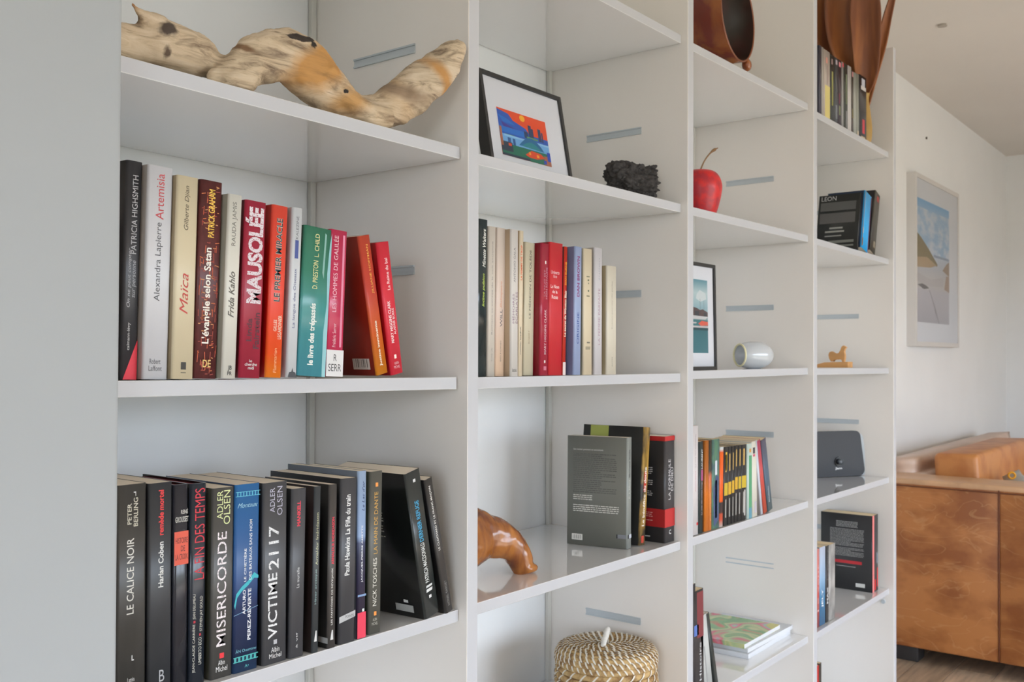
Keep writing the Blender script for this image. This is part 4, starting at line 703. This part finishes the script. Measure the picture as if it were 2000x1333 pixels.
# ------------------------------------------------------------------ carved animal
M_CARV = mat('carved_wood', (172, 106, 42), .25, coat=.4, c2=(120, 62, 26), scale=22, stretch=(1.6, 1, .35), bump=.5)
bm = bmesh.new(); ball(bm, (1.318, .152, H-.3320), .068, (1.15, .85, .84), 28)
ball(bm, (1.285, .155, H-.345), .05, (1.1, .9, .8), 24)
s = spline([(1.340, .150, -.318, .048), (1.368, .138, -.327, .042), (1.394, .122, -.336, .035), (1.416, .110, -.350, .0295), (1.429, .101, -.370, .0255), (1.433, .094, -.388, .0215), (1.436, .090, -.3960, .0175)], 6)
sweep(bm, [(p[0], p[1], p[2]+H) for p in s], [p[3] for p in s], 22)
ball(bm, (1.438, .088, H-.3915), .019, (1.2, 1.0, .50), 16)
s = spline([(1.262, .12, -.36, .022), (1.258, .10, -.382, .018), (1.258, .095, -.392, .014)], 4); sweep(bm, [(p[0], p[1], p[2]+H) for p in s], [p[3] for p in s], 16)
s = spline([(1.300, .20, -.36, .022), (1.300, .21, -.382, .018), (1.304, .212, -.392, .014)], 4); sweep(bm, [(p[0], p[1], p[2]+H) for p in s], [p[3] for p in s], 16)
for v in bm.verts: v.co.z += .002
o = mesh_obj('wooden_animal_figurine', bm, M_CARV, smooth=True); organic(o, .0030, .0065, .030, 3, 1)
tag(o, 'glossy brown carved wooden animal with a rounded back and lowered head', 'figurine')

# ------------------------------------------------------------------ lava rock
bm = bmesh.new(); bmesh.ops.create_icosphere(bm, subdivisions=6, radius=1)
for v in bm.verts:
    p = v.co.copy(); n = mnoise.fractal(p*1.5, 1, 2, 4)*.20 + abs(mnoise.noise(p*5.5))*.20 + mnoise.noise(p*13)*.035
    k = 1 + n - .05; q = Vector((max(-.88, min(.88, p.x*1.15)), p.y, max(-.9, min(.85, p.z*1.2))))
    
    k += .10*max(0, -p.x)*max(0, p.z); k -= .16*max(0, min(1, (p.x+.15)*4))*max(0, p.z)
    if p.x > .62 and p.z > .1: k += .10
    v.co = Vector((q.x*.058*k, q.y*.040*k, q.z*.0405*k))
zm = min(v.co.z for v in bm.verts)
for v in bm.verts: v.co.z = max(v.co.z - zm - .002, 0)
o = mesh_obj('lava_rock', bm, mat('lava', (62, 58, 56), .85, noise=.8, scale=130, bump=1.), smooth=False)
o.location = (1.806, .085, H+.3372); o.rotation_euler = (0, .0, -.75)
tag(o, 'black porous volcanic rock on the shelf to the right of the bridge picture', 'rock')

# ------------------------------------------------------------------ red apple with stem
t = thing('decorative_apple', 'large glossy red apple ornament with a long thin stem beside the upright', 'ornament', (2.150, .100, H+.3385))
prof = [(.002, .0), (.030, .0), (.036, .005), (.0425, .022), (.0485, .044), (.0530, .066), (.0540, .082), (.0500, .098), (.043, .110), (.032, .1175), (.018, .120), (.008, .117), (.002, .114)]
bm = bmesh.new(); lathe(bm, [(a, c) for a, c in spline(prof, 4)], 48)
mesh_obj('fruit', bm, mat('apple_skin', (216, 34, 34), .42, coat=.12, c2=(176, 34, 48), scale=40, bump=.15), t, True)
bm = bmesh.new(); s = spline([(0, 0, .114, .0022), (.006, -.002, .130, .0020), (.018, -.006, .150, .0018), (.034, -.012, .168, .0022), (.044, -.016, .176, .0040), (.050, -.018, .179, .0028)], 5)
sweep(bm, [p[:3] for p in s], [p[3] for p in s], 10); sweep(bm, [(.042, -.015, .176), (.058, -.02, .183)], [.002, .0012], 8)
mesh_obj('stem', bm, mat('stem_brown', (140, 106, 70), .7), t, True)

# ------------------------------------------------------------------ glass ornament
t = thing('glass_vase', 'milky white egg-shaped glass vase lying on its side with a pale yellow rim', 'vase', (2.4415, .100, H-.0275+.0355), (0, 0, -.56))
prof = []
for k in range(0, 33):
    u = -.70 + 1.70*k/32; prof.append((max(.0365*(1-abs(u)**2.5)**.5, .0008), .0095+.0585*u))
bm = bmesh.new(); seg = 48
rings = [[bm.verts.new((z, r*math.cos(2*math.pi*j/seg), r*math.sin(2*math.pi*j/seg))) for j in range(seg)] for r, z in prof]
for a, c in zip(rings, rings[1:]):
    for j in range(seg): bm.faces.new((a[j], a[(j+1) % seg], c[(j+1) % seg], c[j]))
bm.faces.new(rings[-1])
mg = mat('opal_glass', (240, 243, 246), .15, coat=.5); mg.node_tree.nodes['Principled BSDF'].inputs['Transmission Weight'].default_value = .45; mg.node_tree.nodes['Principled BSDF'].inputs['Subsurface Weight'].default_value = .0
q = mesh_obj('glass_body', bm, mg, t, True); sm = q.modifiers.new('thick', 'SOLIDIFY'); sm.thickness = .004
bm = bmesh.new(); rr, zz = prof[0]
for j in range(seg+1): pass
sweep(bm, [(zz-.001, (rr+.001)*math.cos(2*math.pi*j/40), (rr+.001)*math.sin(2*math.pi*j/40)) for j in range(41)], [.0026]*41, 10, up=Vector((1, 0, 0)))
mesh_obj('rim', bm, mat('yellow_rim', (236, 228, 186), .3), t, True)

# ------------------------------------------------------------------ speaker
t = thing('speaker', 'dark grey table speaker with rounded corners and a round dial', 'speaker', (3.352, .094, H-.3990), (0, 0, math.atan2(-.092, .147)))
def rrect(w0, w1, hh, r, n=8):  # rounded trapezoid, w0 half width at the foot, w1 at the head
    out = []
    for cx, cz, a0 in ((w0-r, r, -90), (w1-r, hh-r, 0), (-w1+r, hh-r, 90), (-w0+r, r, 180)):
        for k in range(n+1): a = math.radians(a0+90*k/n); out.append((cx+r*math.cos(a), cz+r*math.sin(a)))
    return out
bm = bmesh.new(); prism(bm, [(x-.125, z) for x, z in rrect(.125, .108, .153, .022)], 0, .012); mesh_obj('front_grille', bm, mat('speaker_grille', (42, 44, 49), .55, noise=.1, scale=200), t)
bm = bmesh.new(); prism(bm, [(x-.125, z) for x, z in rrect(.141, .124, .144, .022)], .006, .085); mesh_obj('housing', bm, mat('speaker_side', (176, 182, 186), .35), t)
bm = bmesh.new(); prism(bm, [(x-.125, z) for x, z in rrect(.120, .103, .142, .022)], .085, .10); mesh_obj('back_panel', bm, mat('speaker_back', (40, 42, 46), .5), t)
KX = -.108
bm = bmesh.new(); bmesh.ops.create_cone(bm, cap_ends=True, segments=36, radius1=.0165, radius2=.0165, depth=.004, matrix=Matrix.Translation((KX, -.001, .051)) @ Matrix.Rotation(math.pi/2, 4, 'X')); mesh_obj('dial_ring', bm, mat('dial_black', (22, 22, 24), .4), t)
bm = bmesh.new(); bmesh.ops.create_cone(bm, cap_ends=True, segments=32, radius1=.0095, radius2=.0105, depth=.014, matrix=Matrix.Translation((KX, -.008, .051)) @ Matrix.Rotation(math.pi/2, 4, 'X')); mesh_obj('dial_knob', bm, mat('dial_grey', (92, 98, 104), .3, metal=.4), t, True)
letter(t, 'Jam', (KX-.014, -.0006, .0225), (1, 0, 0), (0, 0, 1), .028, .0095, (226, 226, 226), .03)

# ------------------------------------------------------------------ wooden hen doorstop
t = thing('hen_doorstop', 'small pale wooden wedge doorstop topped by a carved hen', 'doorstop', (3.085, .052, H-.0295), (0, 0, math.pi/2))
M_PINE = mat('pine', (218, 164, 104), .5, noise=.25, scale=12, stretch=(.3, 3, 3)); 
bm = bmesh.new(); prism(bm, [(0, 0), (.135, 0), (.075, .0165), (0, .0185)], -.022, .022); mesh_obj('wedge', bm, M_PINE, t)
hen = [(.018, .018), (.024, .018), (.026, .027), (.034, .026), (.048, .026), (.052, .019), (.060, .019), (.066, .030), (.068, .042), (.064, .050), (.056, .052), (.050, .046), (.042, .043), (.034, .046), (.029, .056), (.026, .066), (.020, .071), (.016, .068), (.010, .064), (.016, .060), (.019, .052), (.015, .042), (.015, .030)]
bm = bmesh.new(); prism(bm, hen, -.007, .007); bmesh.ops.bevel(bm, geom=list(bm.edges), offset=.001, segments=1, affect='EDGES'); mesh_obj('hen', bm, M_PINE, t)

# ------------------------------------------------------------------ lacquered bowl standing on edge
t = thing('lacquer_bowl', 'dark red-brown lacquered bowl standing on edge with its hollow facing out', 'bowl', (2.236, .040, H+.850), (0, math.radians(-20), 0))
M_BOWL = mat('bowl_lacquer', (122, 50, 38), .25, coat=.4, c2=(166, 98, 50), scale=14, stretch=(2.2, 1, .35))
M_BOWLI = mat('bowl_inside', (58, 48, 40), .4, c2=(70, 40, 34), scale=9)
def cup(a, c, dpt, n=18, seg=48):
    rs = []
    for i in range(n+1):
        f = math.pi/2*i/n; rs.append((math.cos(f), math.sin(f)))
    return [[(a*r*math.cos(2*math.pi*j/seg)-.055*y*y, dpt*y, c*r*math.sin(2*math.pi*j/seg)) for j in range(seg)] for r, y in rs[:-1]] + [[(-.055, dpt, 0)]]
def cupmesh(name, A, m, par):
    vs = []; fs = []; st = []
    for r in A: st.append(len(vs)); vs += r
    for i in range(len(A)-1):
        n0, n1 = len(A[i]), len(A[i+1])
        for j in range(n0):
            if n1 == 1: fs.append((st[i]+j, st[i]+(j+1) % n0, st[i+1]))
            else: fs.append((st[i]+j, st[i]+(j+1) % n0, st[i+1]+(j+1) % n1, st[i+1]+j))
    return pydata(name, vs, fs, m, par, True)
cupmesh('outer_shell', cup(.094, .113, .165), M_BOWL, t); cupmesh('hollow', [[(x, y+.0, z) for x, y, z in r] for r in cup(.089, .108, .150)], M_BOWLI, t)
bm = bmesh.new(); n = 64; A = [[bm.verts.new((a*math.cos(2*math.pi*j/n), yy, c*math.sin(2*math.pi*j/n))) for j in range(n)] for a, c, yy in ((.094, .113, 0), (.0925, .1115, -.002), (.0905, .1095, -.002), (.089, .108, 0))]
for a, c in zip(A, A[1:]):
    for j in range(n): bm.faces.new((a[j], a[(j+1) % n], c[(j+1) % n], c[j]))
mesh_obj('rim', bm, mat('bowl_rim', (132, 74, 42), .35), t, True)
for (x, y, z) in ((.034, .010, -.122), (-.008, .034, -.126), (.010, .085, -.112)):
    bm = bmesh.new(); ball(bm, (x, y, z), .0125, (1, 1, 1.3), 16); mesh_obj('foot', bm, M_BOWL, t, True)

# ------------------------------------------------------------------ vase of dried pods
t = thing('ochre_vase', 'slim ochre vase behind the disc cases holding dried pods', 'vase', (3.224, .054, H+.699))
bm = bmesh.new(); lathe(bm, spline([(.018, 0), (.024, .02), (.026, .06), (.021, .11), (.016, .150), (.019, .172)], 5), 36); mesh_obj('vase_body', bm, mat('ochre_glaze', (186, 150, 84), .4, noise=.2, scale=20), t, True)
M_POD = mat('dried_pod', (166, 102, 56), .5, c2=(132, 78, 48), scale=9, stretch=(3, 3, .22), bump=.15)
def pod(label, path, width, curl, group='dried pods in the ochre vase'):
    """path points (y, z, x) from foot to tip, width per point"""
    s = spline([(x, y, z, wd) for (x, y, z), wd in zip(path, width)], 8); vs = []; fs = []; m = 11
    for i, (x, y, z, wd) in enumerate(s):
        p0 = Vector(s[max(i-1, 0)][:3]); p1 = Vector(s[min(i+1, len(s)-1)][:3]); tg = (p1-p0).normalized()
        side = tg.cross(Vector((-1, -.35, 0))).normalized(); nrm = side.cross(tg)
        for k in range(m):
            u = (k/(m-1)-.5)*2; vs.append(tuple(Vector((x, y, z)) + side*(u*wd/2) + nrm*(curl*wd*(u*u-.4))))
    for i in range(len(s)-1):
        for k in range(m-1): fs.append((i*m+k, i*m+k+1, (i+1)*m+k+1, (i+1)*m+k))
    o = pydata('dried_pod', vs, fs, M_POD, None, True); sd = o.modifiers.new('thick', 'SOLIDIFY'); sd.thickness = .004
    tag(o, label, 'dried pod', group); return o
z0 = H+.86
pod('leftmost wide brown dried pod rising from the ochre vase', [(3.224, .056, z0), (3.222, .085, H+.93), (3.215, .140, H+1.04), (3.21, .168, H+1.18), (3.21, .180, H+1.30)], [.016, .075, .110, .105, .03], .24)
pod('broad middle-left brown dried pod with a folded ridge', [(3.224, .054, z0), (3.215, .066, H+.93), (3.195, .100, H+1.04), (3.185, .112, H+1.18), (3.18, .118, H+1.32)], [.016, .075, .105, .105, .03], .26)
pod('central dark brown dried pod standing nearly upright', [(3.224, .052, z0), (3.205, .040, H+.93), (3.185, .034, H+1.04), (3.175, .034, H+1.16), (3.17, .030, H+1.30)], [.016, .065, .085, .085, .02], .28)
pod('slender orange-brown dried pod bending away on the right', [(3.224, .052, H+.82), (3.226, .028, H+.93), (3.222, -.002, H+1.02), (3.214, -.026, H+1.11), (3.205, -.054, H+1.20)], [.022, .034, .030, .024, .012], .20)

# ------------------------------------------------------------------ coiled basket
BX, BY, BZ = 1.7735, .1285, H-.7715
t = thing('coiled_basket', 'round lidded seagrass basket with white stitching and a white rope loop', 'basket', (BX, BY, BZ))
M_SEA = mat('seagrass', (196, 164, 112), .8, c2=(146, 112, 70), scale=70, bump=.6); M_STI = mat('white_raffia', (226, 220, 206), .75)
def ring(bm, r, z, tr, seg=56, ms=8):
    vs = [[bm.verts.new(((r+tr*math.cos(b))*math.cos(a), (r+tr*math.cos(b))*math.sin(a), z+tr*.95*math.sin(b))) for b in [2*math.pi*j/ms for j in range(ms)]] for a in [2*math.pi*i/seg for i in range(seg)]]
    for i in range(seg):
        for j in range(ms): bm.faces.new((vs[i][j], vs[(i+1) % seg][j], vs[(i+1) % seg][(j+1) % ms], vs[i][(j+1) % ms]))
def stitches(bm, r, z, tr, n, ph, slant, a0, a1):
    for i in range(n):
        a = 2*math.pi*(i+ph)/n; prev = None
        for k in range(6):
            b = a0+(a1-a0)*k/5; aa = a + slant*(k/5-.5)/max(r, .012)
            wv = .0021
            c = Vector(((r+(tr+.0012)*math.cos(b))*math.cos(aa), (r+(tr+.0012)*math.cos(b))*math.sin(aa), z+(tr+.0012)*math.sin(b)))
            tn = Vector((-math.sin(aa), math.cos(aa), 0))*wv*(1 if 0 < k < 5 else .5)
            cur = (bm.verts.new(c-tn), bm.verts.new(c+tn))
            if prev: bm.faces.new((prev[0], prev[1], cur[1], cur[0]))
            prev = cur
bm = bmesh.new(); bs = bmesh.new(); tr = .0082
for i in range(8):
    z = .008+i*.0150; r = .100+.004*math.sin(math.pi*i/8); ring(bm, r, z, tr); stitches(bs, r, z, tr, 26, .5*(i % 2), .018, -1.1, 1.3)
q = bmesh.new(); lathe(q, [(.096, .0), (.096, .118)], 48); me = bpy.data.meshes.new('x'); q.to_mesh(me); q.free(); bm.from_mesh(me)
mesh_obj('basket_body', bm, M_SEA, t, True); q = mesh_obj('basket_stitching', bs, M_STI, t, True); q['kind'] = 'stuff'
bm = bmesh.new(); bs = bmesh.new()
for i, (r, z) in enumerate([(.1035, .1260), (.1035, .1375), (.0985, .1460)] + [(.0885-.0122*k, .1500+.0004*k) for k in range(8)]):
    if r < .004: break
    side = i < 3
    ring(bm, max(r, .004), z, .0075 if not side else .0080); n = max(8, int(2*math.pi*r/.0135))
    stitches(bs, r, z, .0078, n, .37*i, -.011, -.3 if side else .15, 1.9 if side else 3.0)
q = bmesh.new(); lathe(q, [(.098, .122), (.098, .142), (.090, .148)], 48); me = bpy.data.meshes.new('x'); q.to_mesh(me); q.free(); bm.from_mesh(me)
lid = mesh_obj('basket_lid', bm, M_SEA, t, True); q = mesh_obj('lid_stitching', bs, M_STI, lid, True); q['kind'] = 'stuff'
bm = bmesh.new(); s = spline([(-.026, -.008, .152), (-.018, -.005, .162), (-.002, .0, .174), (.013, .005, .183), (.021, .010, .176), (.019, .016, .154)], 6)
sweep(bm, s, [.0060]*len(s), 12); mesh_obj('loop_handle', bm, mat('white_cord', (222, 218, 210), .8, noise=.15, scale=200), lid, True)

# ------------------------------------------------------------------ magazines
M_MAG = mat('magazine_edge', (222, 224, 228), .6)
def flowers():
    m = bpy.data.materials.new('floral_cover'); m.use_nodes = True; nt = m.node_tree; N = nt.nodes; L = nt.links; b = N['Principled BSDF']; b.inputs['Roughness'].default_value = .15
    tc = N.new('ShaderNodeTexCoord'); nz = N.new('ShaderNodeTexNoise'); nz.inputs['Scale'].default_value = 8; nz.inputs['Detail'].default_value = 1.5; nz.inputs['Distortion'].default_value = 1.0; L.new(tc.outputs['Object'], nz.inputs[0])
    r = N.new('ShaderNodeValToRGB'); e = r.color_ramp.elements; cols = [(176, 90, 80), (206, 120, 104), (130, 176, 118), (110, 164, 110), (206, 206, 150), (158, 190, 140), (216, 100, 122), (222, 140, 150), (150, 190, 190), (206, 200, 110)]
    while len(e) < len(cols): e.new(.5)
    for i, (q, c) in enumerate(zip(e, cols)): q.position = .30+.40*i/len(cols); q.color = lin(c)
    L.new(nz.outputs[0], r.inputs[0]); L.new(r.outputs[0], b.inputs['Base Color']); return m
g = 'stack of magazines on the bottom shelf of the third bay'
for i, (dx, dy, ww, dd, z, th, rz, lab, cm) in enumerate([(.000, .0, .292, .205, 0, .0125, .02, 'bottom magazine of the small stack, white edges', M_MAG), (.010, .006, .300, .212, .0127, .0110, -.015, 'middle magazine of the small stack, slightly longer than the others', M_MAG), (.002, .012, .236, .205, .0239, .0112, .01, 'top magazine of the small stack with a floral pink and green cover', None)]):
    t = thing('magazine', lab, 'magazine', (2.338+dx, .058+dy, H-.7717+z), (0, 0, rz), g)
    box('pages', .0006, ww-.0004, .0004, dd-.0004, .0004, th-.0004, mat('magazine_paper', (214, 216, 220), .7, noise=.1, scale=300, stretch=(.02, .02, 5)), t)
    bm = bmesh.new(); bx(bm, 0, ww, 0, dd, th-.0004, th); bx(bm, 0, ww, 0, dd, 0, .0004); bx(bm, 0, .0006, 0, dd, .0004, th-.0004)
    mesh_obj('cover', bm, cm or flowers(), t)

# ------------------------------------------------------------------ sofa
M_LEA = mat('tan_leather', (178, 116, 64), .42, c2=(140, 82, 40), scale=4, stretch=(1, 1.2, 2.0), bump=.05)
nt = M_LEA.node_tree; N = nt.nodes; L = nt.links; b_ = N['Principled BSDF']; old = b_.inputs['Base Color'].links[0].from_socket
n5 = N.new('ShaderNodeTexNoise'); n5.inputs['Scale'].default_value = 4.5; n5.inputs['Detail'].default_value = 2.5; n5.inputs['Distortion'].default_value = 1.2; n5.inputs['Roughness'].default_value = .45
tcl = N.new('ShaderNodeTexCoord'); mpl = N.new('ShaderNodeMapping'); mpl.inputs['Scale'].default_value = (1, 1.0, 2.4); mpl.inputs['Rotation'].default_value = (.25, 0, 0); L.new(tcl.outputs['Object'], mpl.inputs[0]); L.new(mpl.outputs[0], n5.inputs[0])
mm = N.new('ShaderNodeMath'); mm.operation = 'SUBTRACT'; mm.inputs[1].default_value = .5; L.new(n5.outputs[0], mm.inputs[0]); ma = N.new('ShaderNodeMath'); ma.operation = 'ABSOLUTE'; L.new(mm.outputs[0], ma.inputs[0])
mr5 = N.new('ShaderNodeMapRange'); mr5.inputs[1].default_value = 0; mr5.inputs[2].default_value = .012; mr5.inputs[3].default_value = .30; mr5.inputs[4].default_value = 0; L.new(ma.outputs[0], mr5.inputs[0])
x5 = N.new('ShaderNodeMix'); x5.data_type = 'RGBA'; L.new(mr5.outputs[0], x5.inputs[0]); L.new(old, x5.inputs[6]); x5.inputs[7].default_value = lin((204, 156, 106)); L.new(x5.outputs[2], b_.inputs['Base Color'])
M_LEAL = mat('tan_leather_toplit', (206, 164, 126), .40, noise=.2, scale=12, bump=.06)  # same tan leather, paler: light from above painted into the arm top
M_LEAD = mat('leather_piping', (104, 54, 26), .5)
M_BACKC = mat('cushion_leather_pale', (206, 178, 158), .4, noise=.15, scale=10, bump=.1)
t = thing('leather_sofa', 'worn tan leather sofa seen from its side beyond the bookcase', 'sofa', (3.92, 0, 0))
AZ = H-.477; ZB = .062
def slab(name, x0, x1, y0, y1, z0, z1, m, bev=.012, par=t): return box(name, x0, x1, y0, y1, z0, z1, m, par, bev, 3, True)
slab('arm_panel', 0, .19, -.208, .30, ZB, AZ-.006, M_LEA, .006); slab('arm_panel', 0, .19, -.66, -.2085, ZB, AZ-.006, M_LEA, .006)
slab('arm_top', -.002, .205, -.665, .302, AZ-.014, AZ+.010, M_LEAL, .009)
slab('seam', -.0025, .004, -.2105, -.2060, ZB+.004, AZ-.008, M_LEAD, .001)
slab('piping', -.004, .002, -.662, .300, AZ-.020, AZ-.015, M_LEAD, .001)
slab('back', .19, 2.30, .10, .34, ZB, H-.470, M_BACKC, .03); slab('base', .19, 2.11, -.60, .10, ZB, .30, M_LEA, .015)
slab('far_arm', 2.11, 2.30, -.66, .10, ZB, AZ, M_LEA, .02)
def pillow(name, sz, loc, rot, m, par, puff=.25, n=14):
    bm = bmesh.new(); a, d, h = sz
    V = {}
    for s in (-1, 1):
        for i in range(n+1):
            for j in range(n+1):
                u, v = i/n*2-1, j/n*2-1; e = (1-u**4)*(1-v**4); V[s, i, j] = bm.verts.new((u*a/2*(1-.03*(1-e)), s*(d/2*(.72+.28*e) + d*puff*.2*mnoise.noise(Vector((u*2, v*2, s*3)))), v*h/2*(1-.03*(1-e))))
        for i in range(n):
            for j in range(n): bm.faces.new((V[s, i, j], V[s, i+1, j], V[s, i+1, j+1], V[s, i, j+1]))
    for i in range(n):
        for A, B in (((i, 0), (i+1, 0)), ((i, n), (i+1, n)), ((0, i), (0, i+1)), ((n, i), (n, i+1))): bm.faces.new((V[-1, A[0], A[1]], V[1, A[0], A[1]], V[1, B[0], B[1]], V[-1, B[0], B[1]]))
    o = mesh_obj(name, bm, m, par, True); o.location = loc; o.rotation_euler = rot; return o
slab('seat_cushion', .20, 1.15, -.66, .09, .30, .47, M_LEA, .04); slab('seat_cushion', 1.155, 2.10, -.66, .09, .30, .47, M_LEA, .04)
for x in (.03, 2.17):
    for y in (.085, -.60): slab('leg', x, x+.09, y, y+.09, 0, ZB, mat('dark_leg', (44, 42, 42), .5), .003)
q = pillow('back_cushion', (1.95, .15, .12), (.22+.975, .215, H-.475), (-.10, .0, 0), M_BACKC, t, .3)
M_ORL = mat('orange_leather', (200, 134, 76), .4, c2=(180, 112, 60), scale=9, bump=.12)
c = box('leather_cushion', 0, 1.05, -.085, .085, 0, .325, M_ORL, None, .022, 4, True); c.location = (4.185, -.012, .4715); c.rotation_euler = (-.05, 0, .0)
for v in c.data.vertices:
    v.co.z += .012*math.sin(v.co.x*3.1)*(v.co.z/.325) + .004*mnoise.noise(v.co*9); v.co.x += .010*math.sin(v.co.z*9+1)
tag(c, 'boxy orange-tan leather cushion propped upright against the sofa back', 'cushion')
for (y0, z0_, y1, z1_) in ((.070, .296, -.066, .18), (.074, .30, .074, .02)):
    bm = bmesh.new(); sweep(bm, [(.006, y0, z0_), (.004, (y0+y1)/2, (z0_+z1_)/2), (.006, y1, z1_)], [.0035]*3, 8); mesh_obj('seam', bm, M_LEAD, c)
t2 = thing('grey_cushion', 'small grey cushion with a yellow ring showing above the sofa arm', 'cushion', (3.92+.46, -.225, H-.595))
pillow('cushion_cover', (.30, .10, .20), (0, 0, 0), (-.5, -.25, .35), mat('grey_cloth', (180, 182, 180), .9, noise=.1, scale=80), t2, .3)
bm = bmesh.new(); s = [(.012*math.cos(2*math.pi*k/24), 0, .012*math.sin(2*math.pi*k/24)) for k in range(25)]; sweep(bm, s, [.0042]*25, 10, up=Vector((0, 1, 0)))
q = mesh_obj('yellow_ring', bm, mat('yellow_plastic', (226, 160, 30), .4), t2, True); q.location = (-.085, .045, .128); q.rotation_euler = (0, 0, -1.2)

# small marks on the wall and ceiling
bm = bmesh.new(); bmesh.ops.create_cone(bm, cap_ends=True, segments=16, radius1=.006, radius2=.006, depth=.006, matrix=Matrix.Translation((5.1516, YW-.003, H+1.1164)) @ Matrix.Rotation(math.pi/2, 4, 'X'))
tag(mesh_obj('wall_plug', bm, mat('plug_grey', (96, 86, 80), .7)), 'tiny dark plug in the wall above the beach photograph', 'wall plug')
bm = bmesh.new(); bmesh.ops.create_cone(bm, cap_ends=True, segments=20, radius1=.018, radius2=.015, depth=.008, matrix=Matrix.Translation((4.10, .03, 2.511)))
tag(mesh_obj('ceiling_cap', bm, mat('cap_grey', (176, 168, 158), .7)), 'small round grey cap on the ceiling at the top right', 'ceiling cap')

flush_text()
